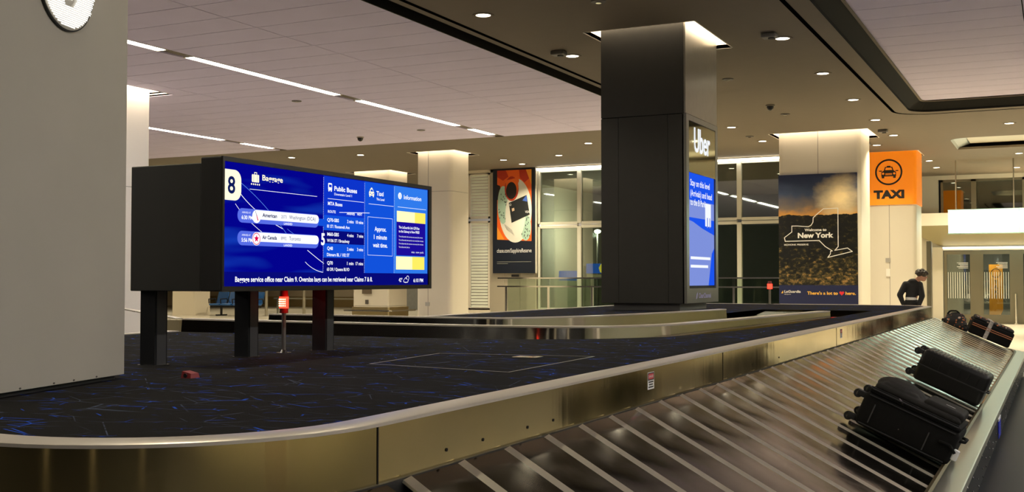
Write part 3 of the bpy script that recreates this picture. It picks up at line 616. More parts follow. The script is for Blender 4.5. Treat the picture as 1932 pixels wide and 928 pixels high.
# ------------------------------------------------------------------ posters
def poster_mat():
    m = mat('landscape_print', (.05, .05, .05), .35); nt = m.node_tree; b = nt.nodes['Principled BSDF']; L = nt.links.new
    tc = nd(nt, 'ShaderNodeTexCoord'); sp = nd(nt, 'ShaderNodeSeparateXYZ'); L(tc.outputs['Object'], sp.inputs[0])
    n1 = nd(nt, 'ShaderNodeTexNoise'); n1.inputs['Scale'].default_value = 2.4; n1.inputs['Detail'].default_value = 6; n1.inputs['Roughness'].default_value = .6
    mp = nd(nt, 'ShaderNodeMapping'); mp.inputs['Scale'].default_value = (1, 1, 1.5); L(tc.outputs['Object'], mp.inputs[0]); L(mp.outputs[0], n1.inputs['Vector'])
    wob = nd(nt, 'ShaderNodeMath', operation='MULTIPLY_ADD'); wob.inputs[1].default_value = .5; L(n1.outputs['Fac'], wob.inputs[0])
    L(sp.outputs['Z'], wob.inputs[2])
    mr = nd(nt, 'ShaderNodeMapRange'); mr.inputs[1].default_value = 3.1; mr.inputs[2].default_value = 4.35; L(wob.outputs[0], mr.inputs[0])
    sky = nd(nt, 'ShaderNodeValToRGB'); e = sky.color_ramp.elements; e[0].position = 0; e[0].color = (.75, .28, .02, 1); e[1].position = 1; e[1].color = (.014, .022, .07, 1)
    for p_, c in ((.16, (.60, .27, .04, 1)), (.34, (.17, .13, .10, 1)), (.60, (.05, .075, .14, 1))): q = sky.color_ramp.elements.new(p_); q.color = c
    L(mr.outputs[0], sky.inputs[0])
    # sun glow printed in the sky of the picture
    vm = nd(nt, 'ShaderNodeVectorMath', operation='DISTANCE'); vm.inputs[1].default_value = (.50, 0, 3.52); mp2 = nd(nt, 'ShaderNodeMapping'); mp2.inputs['Scale'].default_value = (1, 0, 1); L(tc.outputs['Object'], mp2.inputs[0]); L(mp2.outputs[0], vm.inputs[0])
    ds = nd(nt, 'ShaderNodeMath', operation='MULTIPLY_ADD'); ds.inputs[1].default_value = -.5; L(n1.outputs['Fac'], ds.inputs[0]); L(vm.outputs['Value'], ds.inputs[2])
    gr = nd(nt, 'ShaderNodeMapRange'); gr.inputs[1].default_value = .38; gr.inputs[2].default_value = -.2; L(ds.outputs[0], gr.inputs[0])
    sm = nd(nt, 'ShaderNodeMixRGB'); sm.inputs[2].default_value = (1., .78, .42, 1); L(gr.outputs[0], sm.inputs[0]); L(sky.outputs[0], sm.inputs[1])
    n2 = nd(nt, 'ShaderNodeTexNoise'); n2.inputs['Scale'].default_value = 8.; n2.inputs['Detail'].default_value = 7; n2.inputs['Roughness'].default_value = .75; L(mp.outputs[0], n2.inputs['Vector'])
    low = nd(nt, 'ShaderNodeMapRange'); low.inputs[1].default_value = 2.5; low.inputs[2].default_value = 1.4; low.inputs[3].default_value = -.08; low.inputs[4].default_value = .035; L(sp.outputs['Z'], low.inputs[0])
    la = nd(nt, 'ShaderNodeMath', operation='ADD'); L(n2.outputs['Fac'], la.inputs[0]); L(low.outputs[0], la.inputs[1])
    lr = nd(nt, 'ShaderNodeValToRGB'); e = lr.color_ramp.elements; e[0].position = .47; e[0].color = (.005, .005, .004, 1); e[1].position = .72; e[1].color = (.55, .30, .09, 1)
    q = lr.color_ramp.elements.new(.56); q.color = (.06, .05, .016, 1); L(la.outputs[0], lr.inputs[0])
    hz = nd(nt, 'ShaderNodeMath', operation='MULTIPLY_ADD'); hz.inputs[1].default_value = .25; L(n1.outputs['Fac'], hz.inputs[0]); L(sp.outputs['Z'], hz.inputs[2])
    gt = nd(nt, 'ShaderNodeMath', operation='GREATER_THAN'); gt.inputs[1].default_value = 3.20; L(hz.outputs[0], gt.inputs[0])
    fx = nd(nt, 'ShaderNodeMixRGB'); L(gt.outputs[0], fx.inputs[0]); L(lr.outputs[0], fx.inputs[1]); L(sm.outputs[0], fx.inputs[2])
    L(fx.outputs[0], b.inputs['Base Color'])
    return m
tN = thing('landscape_poster', 'tall sunset landscape poster with a white state outline on the column', 'poster', (-5.295, 27.69, 0))
MB().box(-6.24, -4.35, 27.66, 27.70, 1.36, 4.08).build('picture', poster_mat(), tN)
MB().box(-6.24, -4.35, 27.66, 27.70, .90, 1.36).build('footer', mat('navy_print', (.012, .016, .06), .4), tN)
PB = Board((-6.24, 27.658, 4.08), (1, 0, 0), (0, 0, 1), (0, -1, 0)); zx = lambda x: (x-30)*.003513; zy = lambda y: -(y-32)*.00366
outl = [(340,267),(300,298),(270,325),(268,355),(255,375),(235,385),(200,382),(160,378),(122,378),(122,418),(70,455),(75,480),(310,478),(350,518),(398,548),(386,551),(385,568),(368,591),(532,553),(500,530),(415,545),(438,520),(438,265)]
PB.line('w', [(zx(a), zy(b)) for a, b in outl], .018, closed=True)
PB.text('w', 'Welcome to', zx(210), zy(414), .085, .003, zx(360)-zx(210)); PB.text('w', 'New York', zx(163), zy(458), .17, .007, zx(407)-zx(163)); PB.text('w', 'MOHONK PRESERVE', zx(68), zy(509), .055, .001, zx(236)-zx(68))
PB.text('w', 'LaGuardia', zx(66), zy(826), .085, .002, zx(180)-zx(66), shear=.1); PB.text('w', 'Airport', zx(66), zy(840), .04, .0, zx(112)-zx(66)); PB.poly('g', [(zx(44), zy(830)), (zx(58), zy(812)), (zx(58), zy(830))])
PB.text('g', "There's a lot to", zx(225), zy(838), .105, .003, zx(433)-zx(225)); PB.text('g', 'here.', zx(484), zy(838), .105, .003, zx(553)-zx(484))
hx, hy = zx(459), zy(828); PB.poly('r', [(hx+.058*(16*sin(q)**3)/16, hy+.058*(13*cos(q)-5*cos(2*q)-2*cos(3*q)-cos(4*q))/16) for q in [2*pi*i/32 for i in range(32)]])
PB.done(tN, {'w': mat('poster_white', (.75, .72, .66), .5), 'g': mat('poster_gold', (.8, .45, .06), .5), 'r': mat('poster_red', (.65, .02, .03), .5)}, {'w': 'state_outline', 'g': 'airport_emblem', 'r': 'heart'})

# orange taxi panel, lit from behind
tT = thing('taxi_sign', 'orange backlit taxi panel wrapped on the white column', 'sign', (-4.285, 32.8, 3.62))
o = MB().prism(rpoly(-5.02, -3.55, 32.76, 34.22, .13), 3.60, CEIL+.02).build('panel', mat('orange_panel', (.9, .30, .01), .4, emit=(1., .20, .003), es=.36), tT); smooth_mod(o, 30)
TB = Board((-4.29, 32.758, 0), (1, 0, 0), (0, 0, 1), (0, -1, 0)); yc = 4.52
TB.ring('k', 0, yc, .37, .05)
TB.text('k', 'TAXI', 0, 3.79, .30, .020, .83, 'CENTER')
TB.poly('k', [(-.13, yc+.05), (-.10, yc+.15), (.10, yc+.15), (.13, yc+.05), (.20, yc), (.20, yc-.12), (-.20, yc-.12), (-.20, yc)]); TB.rect('k', -.05, yc+.15, .05, yc+.18); TB.rect('k', -.19, yc-.17, -.12, yc-.12); TB.rect('k', .12, yc-.17, .19, yc-.12)
TB.rect('k', -.26, yc+.02, -.18, yc+.05); TB.rect('k', .18, yc+.02, .26, yc+.05)
TB.poly('o', [(-.095, yc+.06), (-.075, yc+.125), (.075, yc+.125), (.095, yc+.06)], .0025); TB.rect('o', -.09, yc-.05, .09, yc-.035, .0025); TB.rect('o', -.09, yc-.08, .09, yc-.065, .0025); TB.disc('o', -.15, yc-.04, .03, lift=.0025); TB.disc('o', .15, yc-.04, .03, lift=.0025); TB.rect('o', -.06, yc-.155, .06, yc-.13, .0025)
TB.done(tT, {'k': mat('sign_black', (.01, .008, .008), .5), 'o': MATS['orange_panel']}, {'k': 'cab_pictogram', 'o': 'cab_detail'})

# hanging advertisement
tA = thing('card_advertisement', 'tall dark advertisement with an orange picture of a payment card', 'poster', (-15.8, 32.3, 1.7))
MB().box(-16.58, -15.05, 32.28, 32.36, 1.70, 5.09).build('backing', mat('advert_navy', (.008, .012, .022), .35), tA)
MB().box(-15.05, -15.01, 32.28, 32.36, 1.70, 5.09).build('frame_edge', WHITEP, tA)
AB = Board((-16.58, 32.278, 5.08), (1, 0, 0), (0, 0, 1), (0, -1, 0)); ax = lambda x: (x-52)*.00481; ay = lambda y: -(y-50)*.00416
def AP(k, pts, lift): AB.poly(k, [(ax(a), ay(b)) for a, b in pts], lift)
AP('or', [(85, 60), (342, 60), (342, 615), (85, 600)], .001)
AP('rd', [(85, 60), (150, 60), (170, 110), (130, 140), (85, 110)], .002); AP('rd', [(250, 60), (335, 60), (325, 130), (290, 160), (255, 120)], .002); AP('dk', [(85, 170), (108, 180), (112, 250), (95, 290), (85, 290)], .003)
AP('am', [(300, 60), (342, 60), (342, 180)], .002); AP('am', [(85, 500), (140, 600), (85, 600)], .002)
AB.disc('wh', ax(222), ay(375), .585, 1.04, .004, 48); AB.disc('mt', ax(130), ay(330), .20, .62, .0045); AB.disc('mt', ax(300), ay(510), .19, .42, .0045)
rnd = random.Random(3)
for i in range(60):
    a = rnd.choice((130, 300)); bx, by = (a+rnd.uniform(-35, 30), (rnd.uniform(240, 440) if a == 130 else rnd.uniform(430, 590))); AB.disc('dot', ax(bx), ay(by), .012, .03, .005, 8)
AB.disc('wh', ax(222), ay(410), .36, .78, .0055); AB.disc('rd', ax(195), ay(205), .25, .40, .006); AB.disc('dk', ax(193), ay(220), .19, .28, .007); AP('or', [(240, 60), (246, 60), (250, 150), (240, 170)], .007)
AP('or2', [(150, 140), (240, 120), (246, 200), (215, 285), (185, 290), (155, 230)], .0062); AB.disc('dk', ax(193), ay(218), .185, .27, .0075)
AP('cd', [(174, 315), (307, 258), (330, 410), (195, 472)], .010); AP('bl', [(275, 300), (307, 258), (312, 310)], .011); AP('gd', [(196, 360), (214, 354), (217, 376), (199, 383)], .011)
for q in range(4): AP('gy', [(140+5*q, 480+12*q), (200+5*q, 530+12*q), (200+5*q, 533+12*q), (140+5*q, 483+12*q)], .008)
AB.ring('w', ax(186), ay(330), .035, .012, .011); AB.text('w', 'VISA', ax(296), ay(398), .11, .0, .15, lift=.011)
AB.text('w', 'chase.com/SapphireReserve', ax(84), ay(702), .19, .0, ax(342)-ax(84), lift=.002); AB.rect('gy', ax(84), ay(776), ax(340), ay(772)); AB.rect('gy', ax(84), ay(790), ax(166), ay(786))
AB.done(tA, {k: (mat('ad_'+k, c, .5)) for k, c in dict(rd=(.45, .03, .008), am=(.85, .30, .02), wh=(.70, .68, .60), mt=(.36, .52, .42), dk=(.02, .012, .01), dot=(.02, .02, .018), cd=(.012, .014, .016), bl=(.05, .12, .5), gd=(.6, .42, .28), gy=(.22, .22, .2), w=(.8, .8, .8), or2=(.78, .13, .01)).items()} | {'or': mat('ad_or', (.80, .12, .01), .5)},
        {'cd': 'card', 'wh': 'bowl', 'or': 'orange_ground', 'dot': 'bowl_speckles'}, ('dot',))
MB().box(-15.95, -15.68, 32.37, 32.4, 1.58, 1.66).build('maker_plate', MATTEBLK, tA)

# ------------------------------------------------------------------ flight information screen
tS = thing('flight_screen', 'large blue baggage information screen on three dark legs', 'screen', (-4.0, 5.3, 1.05))
XS, Y0, Z0 = -3.71, 4.30, 1.44
MB().rbox(XS-.145, XS-.012, Y0, Y0+2.04, Z0, Z0+.672, .006, 1).build('display_body', MATTEBLK, tS)
MB().rbox(XS-.62, XS-.15, Y0+.01, Y0+2.0, Z0, Z0+.645, .004, 1).build('housing', HOUSE, tS)
MB().box(XS-.012, XS, Y0, Y0+2.04, Z0, Z0+.025).box(XS-.012, XS, Y0, Y0+2.04, Z0+.648, Z0+.672).box(XS-.012, XS, Y0, Y0+.014, Z0+.025, Z0+.648).box(XS-.012, XS, Y0+2.005, Y0+2.04, Z0+.025, Z0+.648).build('bezel', mat('bezel_black', (.006, .006, .007), .25), tS)
for i, (x0, y0) in enumerate(((-4.315, 4.37), (-4.285, 5.075), (-4.225, 5.74))):
    l = MB().box(x0, x0+.10, y0, y0+.09, 1.05, Z0+.01).build('leg', mat('leg_dark_grey', (.009, .010, .012), .5, spec=.25), tS)
    MB().box(x0+.10, x0+.104, y0+.012, y0+.078, 1.055, Z0).build('side_strip', mat('leg_grey_strip', (.045, .045, .05), .4), l)
    MB().box(x0-.01, x0+.11, y0-.01, y0+.10, 1.05, 1.056).build('foot_plate', CHROME, l)
SB = Board((XS-.010, Y0, Z0), (0, 1, 0), (0, 0, 1), (1, 0, 0))
def screen_blue():
    m = mat('screen_blue', (0, 0, 0), .3, emit=(.004, .008, .40), es=1., spec=0.); nt = m.node_tree; b = nt.nodes['Principled BSDF']; L = nt.links.new
    tc = nd(nt, 'ShaderNodeTexCoord'); mp = nd(nt, 'ShaderNodeMapping'); mp.inputs['Rotation'].default_value = (radians(38), 0, 0); mp.inputs['Scale'].default_value = (0, .55, 5); L(tc.outputs['Object'], mp.inputs[0])
    n = nd(nt, 'ShaderNodeTexNoise'); n.inputs['Scale'].default_value = 1.6; n.inputs['Detail'].default_value = 2; L(mp.outputs[0], n.inputs['Vector'])
    r = nd(nt, 'ShaderNodeValToRGB'); e = r.color_ramp.elements; e[0].position = .50; e[0].color = (.001, .001, .27, 1); e[1].position = .80; e[1].color = (.008, .06, .55, 1); L(n.outputs['Fac'], r.inputs[0]); L(r.outputs[0], b.inputs['Emission Color'])
    return m
E_ = dict(dots=glow('scr_dots', (.92, .94, 1.), 1.), bg=screen_blue(), navy=glow('scr_navy', (.002, .003, .19), 1.), mid=glow('scr_mid', (.004, .035, .60), 1.), lite=glow('scr_lite', (.006, .085, .72), 1.), sky=glow('scr_sky', (.03, .20, .85), 1.), pill=glow('scr_pill', (.10, .16, .80), 1.),
          white=glow('scr_white', (.92, .94, 1.), 1.15), cream=glow('scr_cream', (1., .93, .68), 1.15), yel=glow('scr_yellow', (1., .80, .12), 1.1), pyel=glow('scr_pale_yellow', (1., .92, .5), 1.15), ink=glow('scr_ink', (.004, .01, .10), 1.), red=glow('scr_red', (.75, .0, .08), 1.), sw=glow('scr_swoosh', (.12, .30, .95), 1.), grey=glow('scr_grey', (.12, .12, .2), 1.), deep=glow('scr_deep', (.012, .004, .33), 1.))
SB.rect('bg', .014, .025, 2.005, .648, 0)
SB.rect('navy', .014, .025, 2.005, .098)
SB.rect('mid', .85, .098, 1.262, .645); SB.rect('lite', 1.262, .098, 1.59, .645); SB.rect('sky', 1.59, .098, 2.0, .645)
for y0, y1 in ((.338, .424), (.183, .264)): SB.rect('lite', .852, y0, 1.262, y1)
for y0, y1 in ((.264, .338), (.098, .183)): SB.rect('navy', .852, y0, 1.262, y1)
for x in (.85, 1.262, 1.59):
    y = .10
    while y < .64: SB.rect('dots', x-.0012, y, x+.0012, y+.005); y += .010
# swooshes
def swoosh(p0, p1, p2, w, k='sw'): SB.line(k, [tuple((1-t)**2*Vector(p0)+2*t*(1-t)*Vector(p1)+t*t*Vector(p2)) for t in [i/10 for i in range(11)]], w)
swoosh((.13, .50), (.25, .40), (.48, .33), .0035, 'white'); swoosh((.14, .55), (.33, .46), (.52, .30), .0025); swoosh((.10, .44), (.17, .37), (.32, .30), .0028, 'white'); swoosh((.70, .22), (.76, .19), (.85, .15), .0035, 'white'); swoosh((.68, .155), (.75, .11), (.84, .10), .003, 'white'); swoosh((.52, .33), (.6, .29), (.7, .27), .002)
swoosh((1.0, .445), (1.15, .452), (1.31, .458), .003, 'white')
SB.rrect('cream', .0, .456, .15, .610, .05, .0008, (0, 1, 1, 0)) if False else SB.rrect('cream', .014, .456, .142, .610, .05, .0012, (0, 1, 1, 0))
SB.text('ink', '8', .068, .492, .120, .0025, .056, 'CENTER')
SB.rrect('cream', .224, .560, .282, .600, .005); SB.rect('cream', .243, .600, .247, .612); SB.rect('cream', .261, .600, .265, .612); SB.rect('cream', .243, .608, .265, .612); SB.rect('bg', .237, .560, .239, .600, .0022); SB.rect('bg', .266, .560, .268, .600, .0022)
for q in range(5): SB.disc('cream', .222+.0155*q, .5495, .005, n=10)
SB.text('cream', 'Baggage', .307, .575, .041, .0008, .170); SB.rect('white', .208, .521, .783, .5235)
for yb, tm, al, no, ci, wd in ((.348, '6:30 PM', 'American', '2073', 'Washington (DCA)', .235), (.233, '5:56 PM', 'Air Canada', '8992', 'Toronto', .102)):
    SB.rrect('pill', .115, yb, .80, yb+.073, .035); SB.rrect('white', .236, yb+.022, .80, yb+.070, .024, .0015); SB.disc('white', .262, yb+.036, .034, .034, .0018)
    SB.text('white', 'ARRIVED AT', .148, yb+.048, .013, .0, .068, lift=.002); SB.text('white', tm, .145, yb+.018, .027, .0006, .086, lift=.002); SB.text('white', 'LANDED', .488, yb+.004, .016, .0003, .072, lift=.002)
    SB.text('ink', al, .309, yb+.037, .027, .0008, .12, lift=.002); SB.text('grey', no, .464, yb+.037, .025, .0, .046, lift=.002); SB.text('ink', ci, .533, yb+.037, .029, .0, wd, lift=.002)
SB.poly('red', [(.258, .394), (.263, .394), (.276, .366), (.270, .362)], .0024); SB.line('grey', [(.252, .412), (.262, .388)], .003, .0024)
SB.ring('red', .262, .269, .031, .004, .0022); star = [(.262+(.021 if i % 2 == 0 else .009)*cos(pi/2+i*pi/5), .270+(.021 if i % 2 == 0 else .009)*sin(pi/2+i*pi/5)) for i in range(10)]; SB.poly('red', star, .0024)
SB.text('white', '5', .822, .255, .09, .003, .036); SB.rect('lite', .79, .36, .846, .40, .0004)
SB.text('white', 'Baggage service office near Claim 9. Oversize bags can be retrieved near Claims 7 & 8.', .099, .048, .037, .0007, 1.243)
SB.text('white', '42\u00b0', 1.64, .045, .034, .0004, .042); SB.text('white', '6:10 PM', 1.817, .043, .032, .0005, .12)
SB.ring('white', 1.725, .055, .017, .004); SB.ring('white', 1.747, .068, .016, .0035); SB.rrect('navy', 1.70, .044, 1.752, .060, .007, .0017); SB.line('white', [(1.70, .058), (1.696, .048), (1.705, .042), (1.745, .042), (1.752, .050), (1.748, .058)], .004, .002)
# public buses
SB.rrect('white', .887, .566, .925, .607, .007); SB.rect('mid', .893, .583, .919, .598, .0022); SB.disc('white', .895, .564, .006); SB.disc('white', .917, .564, .006)
SB.text('white', 'Public Buses', .946, .567, .037, .0010, .229); SB.text('white', 'Downstairs Level 1', .947, .541, .020, .0002, .175); SB.rect('white', .884, .5165, 1.249, .519)
SB.text('white', 'MTA Buses', .885, .481, .028, .0007, .141); SB.text('white', 'ROUTE', .885, .438, .021, .0004, .075); SB.text('white', 'ARRIVES', 1.07, .436, .019, .0004, .082); SB.text('white', 'NEXT', 1.178, .438, .019, .0004, .052)
for y, rn, a, b, st in ((.388, 'Q70-SBS', '2 mins', '10 mins', '81 ST / Roosevelt Ave'), (.307, 'M60-SBS', '4 mins', '7 mins', 'W106 ST / Broadway'), (.227, 'Q48', '2 mins', '3 mins', 'Ditmars BL / 102 ST'), (.144, 'Q70', '1 min', '17 mins', '63 DR / Queens BLVD')):
    SB.text('white', rn, .879, y, .027, .0006, .113 if len(rn) > 3 else .055); SB.text('white', a, 1.075, y, .026, .0005, .066); SB.text('white', b, 1.241, y, .026, .0005, .078 if len(b) > 6 else .064, 'RIGHT'); SB.text('white', st, .877, y-.035, .025, .0005, .222)
# taxi, information
SB.rrect('cream', 1.302, .564, 1.358, .588, .006); SB.poly('cream', [(1.308, .588), (1.317, .606), (1.343, .606), (1.352, .588)]); SB.rect('cream', 1.323, .606, 1.337, .612); SB.poly('lite', [(1.314, .588), (1.320, .601), (1.340, .601), (1.346, .588)], .0022); SB.rect('cream', 1.306, .556, 1.316, .565); SB.rect('cream', 1.344, .556, 1.354, .565); SB.disc('lite', 1.313, .577, .0045, lift=.0024, n=12); SB.disc('lite', 1.347, .577, .0045, lift=.0024, n=12); SB.rect('lite', 1.324, .570, 1.336, .575, .0024)
SB.text('white', 'Taxi', 1.382, .569, .038, .0009, .079); SB.text('white', 'This Level', 1.382, .540, .021, .0003, .088); SB.rect('white', 1.298, .512, 1.576, .5145)
SB.line('white', [(1.29, .206), (1.564, .204), (1.564, .435), (1.29, .435)], .002, closed=True)
for t_, x, y, w in (('Approx.', 1.428, .353, .13), ('1 minute', 1.428, .304, .145), ('wait time.', 1.426, .255, .161)): SB.text('white', t_, x, y, .038, .0008, w, 'CENTER')
SB.disc('white', 1.65, .584, .021); SB.text('sky', 'i', 1.65, .570, .038, .001, None, 'CENTER', .0024); SB.text('white', 'Information', 1.696, .567, .038, .0006, .214); SB.rect('white', 1.624, .5125, 1.971, .515)
SB.rect('deep', 1.61, .21, 1.962, .425); SB.rect('pyel', 1.614, .421, 1.83, .489, .0014); SB.rect('yel', 1.83, .421, 1.962, .489, .0014); SB.rect('pyel', 1.605, .122, 1.80, .204, .0014); SB.rect('yel', 1.80, .122, 1.95, .204, .0014)
SB.text('white', 'The LaGuardia Link Q70 Bus', 1.637, .380, .022, .0004, .25); SB.text('white', 'to the Subway is Now FREE!', 1.637, .355, .022, .0004, .25)
for q, w in enumerate((.29, .30, .30, .13)): SB.text('white', 'The LaGuardia Link service runs every few minutes'[:int(49*w/.3)], 1.637, .325-.022*q, .013, .0, w)
SB.text('white', 'mta  new york', 1.79, .228, .018, .0, .15)
SB.done(tS, E_, {'bg': 'screen_area', 'dots': 'dotted_divider', 'cream': 'pictogram_shape', 'pill': 'flight_row', 'navy': 'screen_band', 'mid': 'screen_column', 'lite': 'screen_band', 'sky': 'screen_column', 'yel': 'yellow_block', 'pyel': 'yellow_block', 'deep': 'notice_panel', 'sw': 'light_streak', 'white': 'white_shape', 'red': 'airline_emblem'}, ('dots',))

# red warning beacon on its pole, seen under the screen
tR = thing('warning_beacon', 'glowing red warning beacon on a thin steel pole under the screen', 'lamp', (-4.23, 5.46, 1.05))
MB().cyl((-4.23, 5.46, 1.05), (-4.23, 5.46, 1.058), .045, n=20).cyl((-4.23, 5.46, 1.058), (-4.23, 5.46, 1.075), .022, .014).build('base', CHROME, tR)
MB().cyl((-4.23, 5.46, 1.06), (-4.23, 5.46, 1.30), .013, n=14).build('pole', mat('pole_grey', (.25, .25, .24), .35, .8), tR)
MB().cyl((-4.23, 5.46, 1.295), (-4.23, 5.46, 1.325), .026, n=18).build('lower_cap', mat('cap_dark_red', (.10, .006, .008), .4), tR)
MB().cyl((-4.23, 5.46, 1.325), (-4.23, 5.46, 1.395), .028, n=18).build('lens', glow('beacon_red', (1., .03, .015), 5.), tR)
B = Board((-4.23, 5.46, 1.36), (1, 0, 0), (0, 0, 1), (0, -1, 0))
hot = MB()
for q in range(4):
    for a in range(-3, 4): hot.ell((-4.23+.0285*sin(.3*a), 5.46-.0285*cos(.3*a), 1.340+.013*q), (.003, .002, .0035), 6, 4)
hot.build('lamp_dots', glow('beacon_hot', (1., .65, .3), 9.), tR)
MB().cyl((-4.23, 5.46, 1.395), (-4.23, 5.46, 1.45), .027, .022, n=18).build('upper_cap', mat('cap_red', (.16, .01, .01), .4), tR)
rl = bpy.data.lights.new('beacon_light', 'POINT'); rl.energy = .9; rl.color = (1, .04, .02); rl.shadow_soft_size = .04; ro = bpy.data.objects.new('beacon_light', rl); COL.objects.link(ro); ro.parent = tR; ro.location = (.06, -.02, .31)
# small red block lying on the carpet
tB = thing('red_floor_block', 'small dark red wedge lying on the carpet near the grey pillar', 'block', (-3.54, 3.9, 1.05))
MB().add([(-3.575, 3.87, 1.05), (-3.515, 3.87, 1.05), (-3.515, 3.93, 1.05), (-3.575, 3.93, 1.05), (-3.57, 3.875, 1.085), (-3.52, 3.875, 1.075), (-3.52, 3.925, 1.075), (-3.57, 3.925, 1.085)], [(0,3,2,1),(4,5,6,7),(0,1,5,4),(1,2,6,5),(2,3,7,6),(3,0,4,7)]).build('wedge', mat('dark_red_plastic', (.22, .012, .015), .5), tB)
MB().cyl((-3.545, 3.869, 1.066), (-3.545, 3.865, 1.066), .01).build('eyelet', MATTEBLK, tB)
# second small beacon far on the deck by the landscape poster
tR2 = thing('warning_beacon', 'small red beacon at the lower left corner of the landscape poster', 'lamp', (-4.68, 20.0, 1.05))
MB().cyl((-4.68, 20.0, 1.05), (-4.68, 20.0, 1.33), .02).build('pole', BRONZE, tR2); MB().cyl((-4.68, 20.0, 1.05), (-4.68, 20.0, 1.06), .07).build('base', CHROME, tR2)
MB().cyl((-4.68, 20.0, 1.33), (-4.68, 20.0, 1.42), .045).build('lens', MATS['beacon_red'], tR2); MB().cyl((-4.68, 20.0, 1.42), (-4.68, 20.0, 1.47), .04, .03).build('cap', MATS['cap_red'], tR2)
# ------------------------------------------------------------------ baggage carousel
DZ, SI, SO = 1.05, .87, .33              # deck, inner and outer edge of the sloping slats
RI, RW = .80, 1.24                       # corner radius of the island, plan width of the slats
XR, YN, YF, XL = -1.90, 2.12, 20.2, -6.85
tK = thing('baggage_carousel', 'long steel baggage carousel with carpeted island and sloping slats', 'carousel', (-4.3, 11, 0))
def loop_path(off=0., n=14, x_end=XL, full=True):
    P = [((x_end, YN), (0, -1))]
    P.append(((XR-RI, YN), (0, -1)))
    for i in range(1, n+1):
        a = -pi/2+i*pi/2/n; P.append(((XR-RI+RI*cos(a), YN+RI+RI*sin(a)), (cos(a), sin(a))))
    P.append(((XR, YF-RI), (1, 0)))
    for i in range(1, n+1):
        a = i*pi/2/n; P.append(((XR-RI+RI*cos(a), YF-RI+RI*sin(a)), (cos(a), sin(a))))
    P.append(((x_end, YF), (0, 1))); return P
LP = loop_path()
# fascia split in panels: near side, near corner, runs along the slats, far corner, far side
def seg(a, b, nrm): return [(a, nrm), (b, nrm)]
panels = [seg((XL, YN), (-4.7, YN), (0, -1)), seg((-4.7, YN), (XR-RI, YN), (0, -1)), LP[1:16]]
ys = [YN+RI, 6.85, 10.8, 14.7, YF-RI]
panels += [seg((XR, a), (XR, b), (1, 0)) for a, b in zip(ys[:-1], ys[1:])]
panels += [LP[16:31], seg((XR-RI, YF), (XL, YF), (0, 1))]
for p in panels:
    (a, na), (b, nb) = p[0], p[-1]
    e = .002
    o = MB().sweep(p, [(-.01, SI-.03), (0, SI-.03), (0, DZ-.004), (-.004, DZ)]).build('fascia_panel', STEEL, tK); smooth_mod(o, 40)
    o = MB().sweep(p, [(-.112, DZ-.002), (-.11, DZ+.008), (-.003, DZ+.008), (.004, DZ+.004), (.004, DZ-.006)]).build('edge_cap', CAP, tK); smooth_mod(o, 40)
for y in ys[1:-1]: MB().box(XR+.0005, XR+.002, y-.003, y+.003, SI-.02, DZ-.004).build('panel_joint', DARKEDGE, tK)
MB().box(XR+.0005, XR+.002, YN+RI-.003, YN+RI+.003, SI-.02, DZ-.004).build('panel_joint', DARKEDGE, tK)
scr = MB()
for y in (3.35, 3.62, 4.0, 4.25, 7.6, 8.4, 12.2, 13.1): scr.cyl((XR+.0008, y, SI+.045), (XR+.003, y, SI+.045), .006, n=10)
tag(scr.build('screw_heads', DARKEDGE, tK), kind='stuff')
MB().sweep(LP, [(-.005, SI-.06), (.016, SI-.06), (.016, SI-.002), (-.005, SI-.002)]).build('black_brush_gap', RUBBER, tK)
# warning stickers on the fascia
for k, (y, s) in enumerate(((5.48, 1.), (11.05, 1.))):
    B = Board((XR+.001, y-.05, .935), (0, 1, 0), (0, 0, 1), (1, 0, 0))
    B.rect('w', 0, 0, .10, .088, .0004); B.rect('k', .003, .046, .097, .085, .0008); B.rrect('r', .010, .052, .090, .080, .010, .0012); B.text('w', 'DANGER', .016, .060, .018, .0, .068, lift=.0016)
    for q in range(3): B.rect('k', .012+.006*(q % 2), .034-.013*q, .088-.008*(q % 2), .041-.013*q, .0008)
    st = empty('warning_sticker', (XR, y, .98)); st.parent = tK; st.matrix_parent_inverse = RM[tK.name].inverted()
    B.done(st, {'w': WHITE, 'k': MATTEBLK, 'r': mat('sticker_red', (.55, .03, .04), .5)}, {'w': 'label_sheet', 'k': 'label_text', 'r': 'red_oval'})
# carpeted deck with the opening of the infeed channel cut into it
KB = .889                                # the channel walls stand a little higher than the deck
b1 = [(-6.85, 10.13), (-5.60, 10.10), (-5.11, 10.20), (-4.71, 10.76), (-4.39, 11.73), (-4.13, 13.25), (-3.98, 14.53)]
nearE = [(-2.39, 16.41), (-2.37, 13.1), (-2.46, 10.4), (-2.57, 9.1), (-2.75, 8.3), (-3.05, 7.85), (-3.45, 7.55), (-3.9, 7.38), (-4.5, 7.32), (-5.6, 7.30), (-6.85, 7.28)]
outer = [(p[0][0]-p[1][0]*.10, p[0][1]-p[1][1]*.10) for p in LP]
deck = outer[:] + b1 + [(-3.97, 16.5)] + nearE
tri = geometry.tessellate_polygon([[Vector((x, y, 0)) for x, y in deck]])
MB().add([(x, y, DZ+.004) for x, y in deck], [list(t) for t in tri]).build('carpet_deck', CARPET, tK)
MB().box(XL-.01, XL, YN, 7.28, 0, DZ).box(XL-.01, XL, 10.14, YF, 0, DZ).build('end_wall', BLACKP, tK)
MB().box(XL-.005, XL+.10, YN, 7.28, DZ, DZ+.012).box(XL-.005, XL+.10, 10.2, YF, DZ, DZ+.012).build('edge_cap', CAP, tK)
